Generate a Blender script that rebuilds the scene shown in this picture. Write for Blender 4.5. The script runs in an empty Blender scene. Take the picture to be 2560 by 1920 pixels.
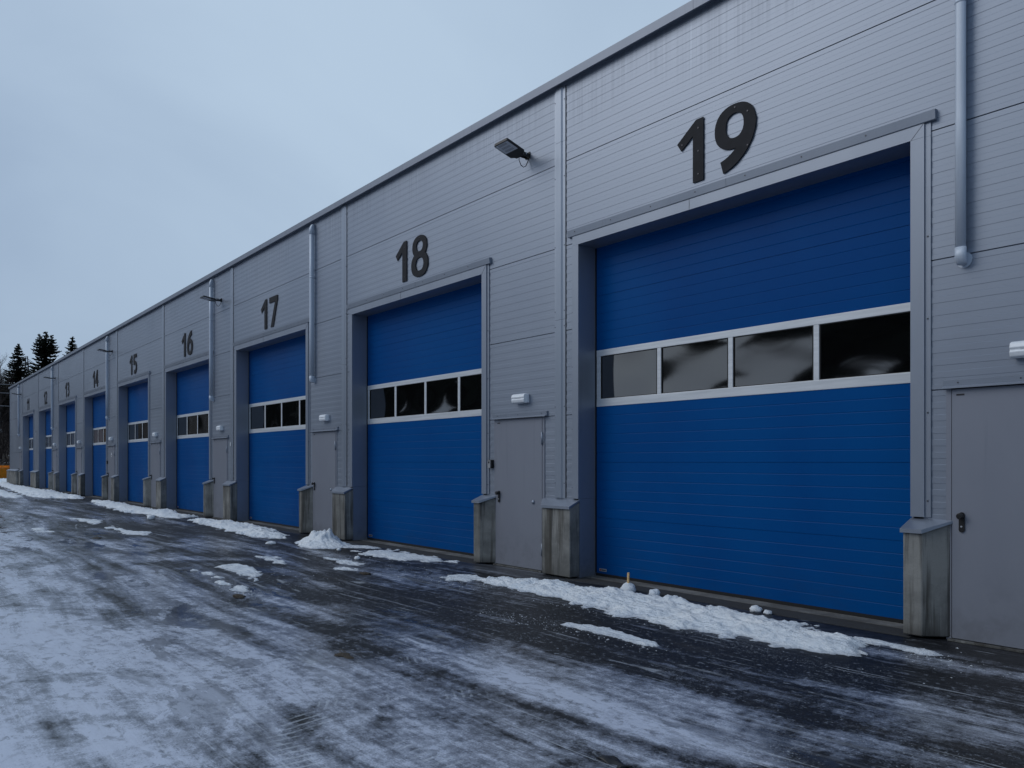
import bpy, bmesh, math, random
from mathutils import Vector, Matrix, noise as mnoise
R = math.radians
C = bpy.context.scene.collection
scn = bpy.context.scene

# ------------------------------------------------------------------ camera
FPX, HFOVW = 1900.0, 2560.0
YAW = 0.6959                      # angle between the view axis and the wall
cam_d = bpy.data.cameras.new("camera")
cam = bpy.data.objects.new("camera", cam_d); C.objects.link(cam)
cam_d.sensor_fit = 'HORIZONTAL'; cam_d.sensor_width = 36.0
cam_d.lens = 36.0 * FPX / HFOVW
cam_d.shift_x = 0.0
cam_d.shift_y = (1154.5 - 960.0) / 2560.0
cam_d.clip_start = 0.05; cam_d.clip_end = 3000
cam.location = (0.0, -6.87, 1.483)
ax = Vector((-math.cos(YAW), math.sin(YAW), 0))
cam.rotation_euler = ax.to_track_quat('-Z', 'Y').to_euler()
scn.camera = cam

# ------------------------------------------------------------------ view
scn.view_settings.view_transform = 'Standard'
scn.view_settings.look = 'None'
scn.view_settings.exposure = 0.0
scn.view_settings.gamma = 1.0

# ------------------------------------------------------------------ node helpers
class NT:
    def __init__(s, tree): s.t = tree; s.n = tree.nodes; s.l = tree.links
    def new(s, typ, **kw):
        n = s.n.new(typ)
        for k, v in kw.items(): setattr(n, k, v)
        return n
    def put(s, sock, v):
        if hasattr(v, 'is_linked') or isinstance(v, bpy.types.NodeSocket): s.l.new(v, sock)
        elif v is not None:
            if isinstance(v, (tuple, list)) and len(v) == 3 and sock.type == 'RGBA': v = (*v, 1)
            sock.default_value = v
    def m(s, op, a, b=None, c=None, clamp=False):
        n = s.new('ShaderNodeMath', operation=op, use_clamp=clamp)
        s.put(n.inputs[0], a)
        if b is not None: s.put(n.inputs[1], b)
        if c is not None: s.put(n.inputs[2], c)
        return n.outputs[0]
    def mul(s, a, b): return s.m('MULTIPLY', a, b)
    def add(s, a, b): return s.m('ADD', a, b)
    def sub(s, a, b): return s.m('SUBTRACT', a, b)
    def ss(s, v, lo, hi, a=0.0, b=1.0):
        n = s.new('ShaderNodeMapRange', interpolation_type='SMOOTHSTEP')
        s.put(n.inputs['Value'], v); s.put(n.inputs['From Min'], lo); s.put(n.inputs['From Max'], hi)
        s.put(n.inputs['To Min'], a); s.put(n.inputs['To Max'], b)
        return n.outputs[0]
    def mix(s, f, a, b, mode='MIX'):
        n = s.new('ShaderNodeMix', data_type='RGBA', blend_type=mode)
        s.put(n.inputs[0], f); s.put(n.inputs[6], a); s.put(n.inputs[7], b)
        return n.outputs[2]
    def mixf(s, f, a, b):
        n = s.new('ShaderNodeMix', data_type='FLOAT')
        s.put(n.inputs[0], f); s.put(n.inputs[2], a); s.put(n.inputs[3], b)
        return n.outputs[0]
    def vmap(s, vec, scale=(1, 1, 1), rot=(0, 0, 0), loc=(0, 0, 0)):
        n = s.new('ShaderNodeMapping')
        s.put(n.inputs['Vector'], vec); n.inputs['Scale'].default_value = scale
        n.inputs['Rotation'].default_value = rot; n.inputs['Location'].default_value = loc
        return n.outputs[0]
    def noise(s, vec, scale=1.0, detail=4.0, rough=0.55, dist=0.0, color=False):
        n = s.new('ShaderNodeTexNoise')
        s.put(n.inputs['Vector'], vec); s.put(n.inputs['Scale'], scale)
        n.inputs['Detail'].default_value = detail; n.inputs['Roughness'].default_value = rough
        n.inputs['Distortion'].default_value = dist
        return n.outputs[1] if color else n.outputs[0]
    def vor(s, vec, scale, feat='F1', rnd=1.0):
        n = s.new('ShaderNodeTexVoronoi', feature=feat)
        s.put(n.inputs['Vector'], vec); s.put(n.inputs['Scale'], scale)
        n.inputs['Randomness'].default_value = rnd
        return n.outputs[0]
    def sep(s, vec):
        n = s.new('ShaderNodeSeparateXYZ'); s.put(n.inputs[0], vec); return n.outputs
    def comb(s, x, y, z):
        n = s.new('ShaderNodeCombineXYZ')
        s.put(n.inputs[0], x); s.put(n.inputs[1], y); s.put(n.inputs[2], z); return n.outputs[0]
    def bump(s, h, strength=0.3, dist=0.02, normal=None):
        n = s.new('ShaderNodeBump'); n.inputs['Strength'].default_value = strength
        n.inputs['Distance'].default_value = dist; s.put(n.inputs['Height'], h)
        if normal is not None: s.put(n.inputs['Normal'], normal)
        return n.outputs[0]

def mat(name):
    m = bpy.data.materials.new(name); m.use_nodes = True
    t = NT(m.node_tree)
    b = m.node_tree.nodes['Principled BSDF']
    return m, t, b
def objco(t): return t.new('ShaderNodeTexCoord').outputs['Object']
def wpos(t): return t.new('ShaderNodeNewGeometry').outputs['Position']

# ------------------------------------------------------------------ world: even winter overcast
SUN_EL, SUN_AZ = R(38), math.atan2(-0.80, -0.60)      # the brighter part of the cloud: front left
world = bpy.data.worlds.new("World"); scn.world = world
world.use_nodes = True
w = NT(world.node_tree)
wbg = world.node_tree.nodes['Background']
sky = w.new('ShaderNodeTexSky', sky_type='NISHITA')
sky.sun_disc = False
sky.sun_elevation = SUN_EL
sky.sun_rotation = math.atan2(math.cos(SUN_AZ), math.sin(SUN_AZ))
sky.air_density = 1.0; sky.dust_density = 3.0; sky.ozone_density = 1.5
gen = w.new('ShaderNodeTexCoord').outputs['Generated']
sx, sy, sz = w.sep(gen)
proj = w.comb(w.m('DIVIDE', sx, w.m('MAXIMUM', w.add(sz, 0.25), 0.05)), w.m('DIVIDE', sy, w.m('MAXIMUM', w.add(sz, 0.25), 0.05)), 0.0)
cl = w.noise(proj, 0.75, 5, 0.55, 0.4)
dotn = w.new('ShaderNodeVectorMath', operation='DOT_PRODUCT')
w.put(dotn.inputs[0], gen); dotn.inputs[1].default_value = (-0.52, 0.60, 0.61)
bright = w.ss(dotn.outputs['Value'], 0.62, 1.0)
cloud = w.ss(cl, 0.30, 0.72)
f = w.m('ADD', w.mul(bright, 0.66), w.mul(cloud, 0.46), clamp=True)
over = w.mix(f, (2.75, 3.75, 5.30), (5.00, 6.35, 7.90))
skyc = w.mix(0.88, sky.outputs[0], over)
w.put(wbg.inputs[0], skyc)
wbg.inputs[1].default_value = 0.1

sun_d = bpy.data.lights.new("sun", 'SUN'); sun = bpy.data.objects.new("sun", sun_d); C.objects.link(sun)
sun_d.energy = 0.8; sun_d.angle = R(40); sun_d.color = (1.0, 0.985, 0.96)
sdir = Vector((math.cos(SUN_AZ) * math.cos(SUN_EL), math.sin(SUN_AZ) * math.cos(SUN_EL), math.sin(SUN_EL)))
sun.rotation_euler = sdir.to_track_quat('Z', 'Y').to_euler()
sun.location = (-20, -30, 30)

# ------------------------------------------------------------------ materials
M = {}
def simple(name, col, rough=0.5, metal=0.0, spec=0.5, var=0.0, vscale=3.0):
    m, t, b = mat(name)
    if var:
        n = t.noise(objco(t), vscale, 5, 0.6)
        c = t.mix(t.ss(n, 0.3, 0.7), tuple(x * (1 - var) for x in col), tuple(x * (1 + var) for x in col))
        t.put(b.inputs['Base Color'], c)
    else: b.inputs['Base Color'].default_value = (*col, 1)
    b.inputs['Roughness'].default_value = rough; b.inputs['Metallic'].default_value = metal
    b.inputs['Specular IOR Level'].default_value = spec
    M[name] = m; return m

def mk_clad():
    m, t, b = mat('cladding'); p = wpos(t); x, y, z = t.sep(p)
    # rain streaks running down from the roof edge, each of its own length
    fine = t.noise(t.vmap(p, (27, 1, 0.22)), 1.0, 5, 0.7)
    wide = t.noise(t.vmap(p, (0.55, 1, 0.06)), 1.0, 3, 0.5)
    depth = t.add(5.70, t.mul(t.sub(0.5, wide), 2.0))
    reach = t.ss(z, depth, t.add(depth, 0.55))
    st = t.mul(reach, t.ss(fine, 0.42, 0.66))
    st = t.mul(st, t.ss(wide, 0.32, 0.50))
    pale = t.mul(reach, t.mul(t.ss(t.noise(t.vmap(p, (22, 1, 0.2), loc=(5, 0, 0)), 1.0, 2, 0.5), 0.63, 0.72), 0.35))
    cl = t.noise(t.vmap(p, (0.5, 1, 0.35)), 1.0, 4, 0.5)
    base = t.mix(t.ss(cl, 0.3, 0.7), (0.268, 0.305, 0.368), (0.300, 0.338, 0.402))
    base = t.mix(t.mul(st, 0.40), base, (0.160, 0.182, 0.222))
    base = t.mix(pale, base, (0.37, 0.42, 0.50))
    pan = t.m('FLOOR', t.m('DIVIDE', t.sub(z, 0.99), 1.1)); bay = t.m('FLOOR', t.m('DIVIDE', t.add(x, 7.13), 6.0))
    wn = t.new('ShaderNodeTexWhiteNoise', noise_dimensions='2D'); t.put(wn.inputs['Vector'], t.comb(pan, bay, 0.0))
    base = t.mix(t.mul(wn.outputs[0], 0.13), base, (0.19, 0.22, 0.28))
    low = t.mul(t.ss(z, 1.9, 1.0), t.ss(t.noise(p, 3.5, 5, 0.6), 0.42, 0.7))
    base = t.mix(t.mul(low, 0.25), base, (0.19, 0.19, 0.20))
    t.put(b.inputs['Base Color'], base)
    t.put(b.inputs['Roughness'], t.ss(cl, 0.2, 0.8, 0.40, 0.48)); b.inputs['Metallic'].default_value = 0.60
    gr = t.noise(p, 260, 2, 0.5)
    t.put(b.inputs['Normal'], t.bump(gr, 0.06, 0.002))
    M['cladding'] = m
mk_clad()
def mk_trim(name, c0, c1, rough=0.45, metal=0.6):
    m, t, b = mat(name); p = wpos(t)
    n = t.noise(t.vmap(p, (1.5, 1.5, 0.6)), 1.0, 5, 0.6)
    s = t.noise(t.vmap(p, (14, 14, 0.7)), 1.0, 4, 0.6)
    c = t.mix(t.ss(n, 0.3, 0.7), c0, c1)
    c = t.mix(t.mul(t.ss(s, 0.58, 0.75), 0.18), c, tuple(v * 0.6 for v in c0))
    zt = t.sep(p)[2]
    c = t.mix(t.mul(t.mul(t.ss(zt, .75, .05), t.ss(t.noise(p, 4.0, 6, .7), .42, .68)), .24), c, (0.085, 0.082, 0.080))
    t.put(b.inputs['Base Color'], c); b.inputs['Roughness'].default_value = rough; b.inputs['Metallic'].default_value = metal
    M[name] = m
mk_trim('trim', (0.258, 0.292, 0.350), (0.285, 0.319, 0.378))
mk_trim('fascia', (0.205, 0.231, 0.280), (0.225, 0.251, 0.300), 0.5)
mk_trim('cover', (0.285, 0.325, 0.388), (0.312, 0.352, 0.416), 0.4)
mk_trim('leaf_paint', (0.235, 0.252, 0.300), (0.252, 0.270, 0.318), 0.45, 0.35)
mk_trim('duct', (0.47, 0.53, 0.61), (0.55, 0.61, 0.69), 0.48, 0.15)
simple('screw', (0.08, 0.08, 0.09), 0.4, 0.6)
simple('rubber', (0.006, 0.006, 0.007), 0.7)
simple('gap', (0.01, 0.01, 0.012), 0.8)
simple('sign_grey', (0.017, 0.018, 0.022), 0.65, spec=0.2, var=0.15, vscale=8)
simple('black_metal', (0.008, 0.008, 0.009), 0.4)
simple('lens', (0.62, 0.63, 0.66), 0.35)
simple('steel', (0.55, 0.57, 0.60), 0.35, 0.8)
simple('white_plastic', (0.80, 0.83, 0.86), 0.28, var=0.04, vscale=30)
simple('white_back', (0.62, 0.65, 0.70), 0.4)
simple('key_face', (0.30, 0.31, 0.33), 0.4)
simple('red_mark', (0.35, 0.02, 0.02), 0.5)
simple('badge_grey', (0.30, 0.31, 0.33), 0.4)
simple('dark_mark', (0.02, 0.02, 0.025), 0.5)
simple('paper', (0.72, 0.74, 0.75), 0.6)
simple('roofing', (0.10, 0.10, 0.11), 0.8)
simple('wood', (0.62, 0.42, 0.20), 0.6, var=0.2, vscale=40)
simple('orange_paint', (0.78, 0.25, 0.008), 0.45, var=0.18, vscale=4)
simple('leather', (0.008, 0.008, 0.009), 0.5)
simple('curtain', (0.10, 0.065, 0.045), 0.25)
simple('wire_pale', (0.30, 0.31, 0.33), 0.4)
simple('wire', (0.05, 0.05, 0.055), 0.5)
simple('lattice', (0.06, 0.06, 0.065), 0.6, 0.4)

def mk_blue():
    m, t, b = mat('door_blue'); p = wpos(t)
    n = t.noise(t.vmap(p, (0.8, 1, 0.5)), 1.0, 4, 0.5); x, y, z = t.sep(p)
    c = t.mix(t.ss(n, 0.3, 0.7), (0.0004, 0.060, 0.232), (0.0005, 0.073, 0.262))
    dirt = t.mul(t.ss(z, 0.8, 0.0), t.ss(t.noise(t.vmap(p, (2, 1, 6)), 1.0, 6, 0.65), 0.4, 0.75))
    c = t.mix(t.mul(dirt, 0.20), c, (0.02, 0.045, 0.10))
    t.put(b.inputs['Base Color'], c)
    t.put(b.inputs['Roughness'], t.add(0.36, t.mul(dirt, 0.2)))
    b.inputs['Specular IOR Level'].default_value = 0.07
    g = t.noise(p, 150, 2, 0.5)
    t.put(b.inputs['Normal'], t.bump(g, 0.10, 0.002))
    M['door_blue'] = m
mk_blue()
def mk_alu():
    m, t, b = mat('aluminium'); p = wpos(t)
    n = t.noise(t.vmap(p, (1.2, 20, 20)), 1.0, 5, 0.6)
    t.put(b.inputs['Base Color'], t.mix(t.ss(n, 0.3, 0.7), (0.56, 0.59, 0.62), (0.68, 0.71, 0.74)))
    b.inputs['Metallic'].default_value = 0.25; b.inputs['Roughness'].default_value = 0.42
    M['aluminium'] = m
mk_alu()
def mk_glass(name, base):
    m, t, b = mat(name)
    b.inputs['Base Color'].default_value = (*base, 1)
    b.inputs['Roughness'].default_value = 0.05
    b.inputs['IOR'].default_value = 2.3
    b.inputs['Specular IOR Level'].default_value = 0.5
    M[name] = m
mk_glass('pane_dark', (0.0025, 0.0025, 0.003))
mk_glass('pane_brown', (0.11, 0.075, 0.055))
mk_glass('pane_grey', (0.045, 0.045, 0.052))

def mk_concrete(name, c0, c1, streak=0.6):
    m, t, b = mat(name); p = wpos(t); x, y, z = t.sep(p)
    n = t.noise(p, 2.2, 7, 0.65); f = t.noise(p, 45, 4, 0.6)
    v = t.noise(t.vmap(p, (9, 9, 0.55)), 1.0, 5, 0.6)
    board = t.noise(t.vmap(p, (5, 5, 14)), 1.0, 3, 0.6)
    c = t.mix(t.ss(n, 0.32, 0.68), c0, c1)
    c = t.mix(t.mul(t.ss(v, 0.52, 0.66), streak), c, tuple(k * 0.38 for k in c0))
    c = t.mix(t.mul(t.ss(v, 0.40, 0.30), 0.35), c, tuple(min(1, k * 1.6) for k in c1))
    c = t.mix(t.mul(t.ss(board, 0.55, 0.7), 0.2), c, tuple(k * 0.7 for k in c0))
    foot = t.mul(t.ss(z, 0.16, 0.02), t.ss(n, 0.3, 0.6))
    c = t.mix(t.mul(t.ss(t.noise(t.vmap(p, (5, 5, 0.35), loc=(3, 2, 0)), 1.0, 4, 0.6), 0.54, 0.62), streak * .75), c, (0.050, 0.045, 0.036))
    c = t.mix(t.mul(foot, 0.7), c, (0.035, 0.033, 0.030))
    c = t.mix(t.mul(t.ss(t.vor(p, 60), 0.16, 0.08), 0.5), c, (0.05, 0.05, 0.048))
    t.put(b.inputs['Base Color'], c); b.inputs['Roughness'].default_value = 0.85
    b.inputs['Specular IOR Level'].default_value = 0.25
    h = t.add(t.mul(n, 0.6), t.mul(f, 0.4))
    t.put(b.inputs['Normal'], t.bump(h, 0.35, 0.01))
    M[name] = m
mk_concrete('concrete', (0.135, 0.137, 0.132), (0.265, 0.265, 0.252), 0.85)
mk_concrete('sill_pale', (0.22, 0.22, 0.21), (0.30, 0.30, 0.29), 0.2)
mk_concrete('apron', (0.045, 0.048, 0.052), (0.075, 0.078, 0.082), 0.2)

def mk_snow():
    m, t, b = mat('snow'); p = wpos(t)
    n = t.noise(p, 3.0, 6, 0.6); f = t.noise(p, 28, 5, 0.7)
    c = t.mix(t.ss(n, 0.35, 0.7), (0.76, 0.82, 0.88), (0.90, 0.93, 0.95))
    dirt = t.mul(t.ss(t.noise(p, 5.0, 6, 0.7, 0.6), 0.60, 0.74), t.ss(f, 0.4, 0.6))
    c = t.mix(t.mul(dirt, 0.45), c, (0.33, 0.35, 0.37))
    c = t.mix(t.mul(t.ss(t.vor(p, 26), 0.075, 0.04), 0.7), c, (0.16, 0.16, 0.15))
    zz = t.sep(p)[2]
    slush = t.ss(t.add(zz, t.mul(t.sub(f, .5), .02)), 0.020, 0.001)
    c = t.mix(t.mul(slush, .60), c, (0.36, 0.40, 0.46))
    t.put(b.inputs['Base Color'], c); b.inputs['Roughness'].default_value = 0.75
    h = t.add(t.mul(n, 0.5), t.add(t.mul(f, 0.5), t.mul(t.noise(t.vmap(p, (4, 11, 11)), 1.0, 6, .65), .8)))
    t.put(b.inputs['Normal'], t.bump(h, 0.9, 0.06))
    M['snow'] = m
mk_snow()

def mk_yard():
    m, t, b = mat('icy_asphalt'); p = wpos(t)
    warp = t.noise(p, 0.35, 3, 0.5, color=True)
    vm = t.new('ShaderNodeVectorMath', operation='MULTIPLY_ADD')
    t.put(vm.inputs[0], warp); vm.inputs[1].default_value = (1.6, 1.1, 0); t.put(vm.inputs[2], p)
    q = vm.outputs[0]
    x, y, z = t.sep(p); qx, qy, qz = t.sep(q)
    q2m = t.new('ShaderNodeVectorMath', operation='MULTIPLY_ADD'); t.put(q2m.inputs[0], t.noise(p, 0.14, 2, 0.5, color=True)); q2m.inputs[1].default_value = (.8, 1.1, 0); t.put(q2m.inputs[2], p); q2 = q2m.outputs[0]
    big = t.noise(q, 0.32, 4, 0.55)
    streak = t.noise(t.vmap(q2, (0.10, 1.15, 1), rot=(0, 0, R(3))), 1.0, 5, 0.62)
    streak2 = t.noise(t.vmap(q2, (0.24, 3.6, 1), rot=(0, 0, R(-5))), 1.0, 6, 0.68)
    mid = t.noise(q, 2.2, 7, 0.68)
    fine = t.noise(p, 11.0, 6, 0.72)
    grit = t.noise(p, 85.0, 3, 0.65)
    # more ice away from the wall, bare asphalt along it
    ydist = t.ss(qy, 0.4, -6.6)
    ice = t.add(t.mul(ydist, 0.74), t.mul(t.sub(streak, 0.5), 3.2))
    ice = t.add(ice, t.mul(t.sub(big, 0.5), 1.7))
    ice = t.add(ice, t.mul(t.sub(streak2, 0.5), 2.2))
    ice = t.add(ice, t.mul(t.sub(mid, 0.5), 1.25))
    ice = t.add(ice, t.mul(t.sub(fine, 0.5), 1.5))
    ice = t.add(ice, t.mul(t.sub(grit, 0.5), 0.75))
    melt = t.ss(t.noise(t.vmap(q, (.42, .62, 1), loc=(17, 3, 0)), 1.0, 6, 0.66, .5), 0.50, 0.66)
    ice = t.sub(ice, t.mul(t.mul(melt, t.ss(y, -1.5, -3.0)), 0.62))
    ice = t.add(ice, 0.20)
    a = t.ss(ice, 0.06, 0.60)
    hi = t.ss(ice, 0.36, 1.16)
    wallside = t.ss(t.add(y, t.mul(t.sub(mid, .5), .5)), -0.75, -0.30)  # bare asphalt strip, also painting the contact shade along the wall foot
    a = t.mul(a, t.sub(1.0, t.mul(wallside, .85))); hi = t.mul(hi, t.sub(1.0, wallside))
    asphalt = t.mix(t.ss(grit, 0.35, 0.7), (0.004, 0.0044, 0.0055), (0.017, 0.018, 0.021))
    col = t.mix(a, asphalt, (0.145, 0.160, 0.195))
    col = t.mix(hi, col, (0.535, 0.580, 0.685))
    # melt slits in the ice, and ice flecks left on the bare asphalt
    slit = t.ss(t.noise(t.vmap(p, (6.0, 11.0, 1)), 1.0, 7, 0.74, 0.5), 0.52, 0.60)
    col = t.mix(t.mul(t.mul(slit, t.ss(mid, 0.35, 0.6, 0.15, 0.6)), t.mul(a, t.ss(y, -1.0, -3.0, .4, 1.0))), col, (0.085, 0.095, 0.115))
    brush = t.noise(t.vmap(q2, (0.20, 8.0, 1), rot=(0, 0, R(2))), 1.0, 6, 0.68)
    col = t.mix(t.mul(t.mul(t.ss(brush, 0.54, 0.70), t.ss(big, .4, .6)), 0.42), col, (0.46, 0.50, 0.57))
    col = t.mix(t.mul(t.ss(brush, 0.44, 0.32), 0.40), col, (0.035, 0.038, 0.046))
    fleck = t.ss(t.noise(t.vmap(p, (16, 22, 1)), 1.0, 5, 0.7), 0.57, 0.66)
    col = t.mix(t.mul(fleck, t.mul(t.ss(y, -.7, -1.6), 0.38)), col, (0.46, 0.51, 0.58))
    # brown grit frozen into the ice
    br = t.mul(t.ss(t.noise(t.vmap(q, (0.6, 1.3, 1), loc=(9, 4, 0)), 1.0, 5, 0.65), 0.56, 0.72), t.ss(y, -1.2, -2.6))
    col = t.mix(t.mul(br, 0.60), col, (0.060, 0.054, 0.046))
    # frost speckles
    sp = t.mul(t.ss(t.noise(p, 60, 2, 0.5), 0.60, 0.70), t.ss(t.noise(t.vmap(q, (0.45, 1.4, 1), loc=(2, 7, 0)), 1.0, 4, 0.6), 0.50, 0.66))
    col = t.mix(t.mul(sp, 0.60), col, (0.62, 0.67, 0.73))
    # thin scraped lines lying along the way cars drive
    ln = t.vor(t.vmap(q2, (0.12, 4.0, 1), rot=(0, 0, R(3))), 1.0, 'DISTANCE_TO_EDGE')
    lines = t.mul(t.ss(ln, 0.020, 0.004), t.ss(t.noise(p, 1.6, 4, 0.6), 0.50, 0.62))
    col = t.mix(t.mul(lines, 0.40), col, (0.64, 0.69, 0.75))
    # tyre tracks: worn bands crossed by short tread bars
    tracks = None
    for (ox, oy, ang, wd, ph, fq) in ((-5.2, -4.25, 63, .19, 0.3, 120), (-4.45, -4.50, 60, .19, 1.9, 120), (-9.0, -5.6, 9, .26, .5, 90), (-13, -4.1, -6, .24, 4.0, 90)):
        ca, sa = math.cos(R(ang)), math.sin(R(ang))
        dx, dy = t.sub(x, ox), t.sub(y, oy)
        al = t.add(t.mul(dx, ca), t.mul(dy, sa)); ac = t.sub(t.mul(dy, ca), t.mul(dx, sa))
        ac = t.add(ac, t.mul(t.m('SINE', t.add(t.mul(al, 0.35), ph)), 0.22))
        band = t.ss(t.m('ABSOLUTE', t.add(ac, t.mul(t.sub(mid, .5), .10))), wd * .60, wd * .40)
        if ang > 40: band = t.mul(band, t.ss(t.m('ABSOLUTE', al), 1.7, .6))
        bars = t.ss(t.m('SINE', t.add(t.mul(al, fq), t.mul(t.sub(fine, .5), 5.0))), 0.35, 0.9)
        tr = t.mul(band, t.mul(bars, t.ss(t.noise(p, 2.6, 5, 0.7), 0.47, 0.62)))
        tracks = tr if tracks is None else t.m('MAXIMUM', tracks, tr)
    col = t.mix(t.mul(tracks, 0.38), col, (0.64, 0.69, 0.75))
    # clear wet ice and shallow puddles
    wet = t.mul(t.ss(t.add(t.noise(t.vmap(q, (0.45, 1.3, 1), loc=(31, 12, 0)), 1.0, 6, 0.68), t.mul(t.sub(fine, .5), .30)), 0.57, 0.69), t.ss(y, -1.6, -2.6))
    col = t.mix(t.mul(wet, 0.50), col, (0.060, 0.066, 0.076))
    pud = t.noise(t.vmap(q, (0.75, 1.9, 1), loc=(4, 21, 0)), 1.0, 8, 0.70, 0.3)
    pud = t.mul(t.ss(pud, 0.535, 0.570), t.mul(t.ss(y, -2.2, -3.4), t.ss(t.noise(t.vmap(p, (.16, .30, 1), loc=(8, 2, 0)), 1.0, 2, .5), 0.44, 0.56)))
    pud = t.mul(pud, t.ss(x, -3.0, -8.0, 0.25, 1.0))
    col = t.mix(t.mul(pud, 0.72), col, (0.070, 0.076, 0.088)); wet = t.m('MAXIMUM', wet, pud)
    # beyond the yard: dead grass and mud
    far = t.ss(y, -24, -28)
    col = t.mix(far, col, t.mix(t.ss(mid, .4, .6), (0.10, 0.095, 0.085), (0.05, 0.044, 0.036)))
    t.put(b.inputs['Base Color'], col)
    rough = t.add(t.mixf(a, 0.50, 0.20), t.mul(t.sub(mid, 0.5), 0.25))
    rough = t.mixf(hi, rough, 0.31)
    rough = t.mixf(wet, rough, 0.09)
    rough = t.mixf(far, rough, 0.9)
    t.put(b.inputs['Roughness'], t.m('MAXIMUM', rough, 0.06))
    b.inputs['IOR'].default_value = 1.31
    h = t.add(t.mul(mid, 0.55), t.add(t.mul(fine, 0.30), t.mul(grit, 0.07)))
    h = t.add(h, t.add(t.mul(streak2, 0.6), t.mul(tracks, 0.05)))
    h = t.mixf(wet, h, 0.6)
    t.put(b.inputs['Normal'], t.bump(h, 0.26, 0.04))
    M['icy_asphalt'] = m
mk_yard()

def mk_needles():
    m, t, b = mat('needles'); p = wpos(t)
    n = t.noise(p, 1.2, 4, 0.6)
    t.put(b.inputs['Base Color'], t.mix(t.ss(n, 0.3, 0.7), (0.008, 0.011, 0.009), (0.022, 0.028, 0.018)))
    b.inputs['Roughness'].default_value = 0.85; b.inputs['Specular IOR Level'].default_value = 0.15
    M['needles'] = m
mk_needles()
simple('bark', (0.045, 0.036, 0.030), 0.9, spec=0.2, var=0.3, vscale=6)
simple('twigs', (0.035, 0.028, 0.026), 0.9, spec=0.15, var=0.3, vscale=3)
simple('birch', (0.10, 0.095, 0.095), 0.9, spec=0.2, var=0.4, vscale=5)
def mk_hill():
    m, t, b = mat('hill_ground'); p = wpos(t)
    n = t.noise(p, 0.5, 6, 0.7)
    c = t.mix(t.ss(n, 0.4, 0.62), (0.028, 0.022, 0.019), (0.060, 0.048, 0.038))
    c = t.mix(t.ss(t.noise(p, 0.9, 5, 0.7), 0.60, 0.66), c, (0.55, 0.58, 0.62))
    t.put(b.inputs['Base Color'], c); b.inputs['Roughness'].default_value = 0.95
    M['hill_ground'] = m
mk_hill()

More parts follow.
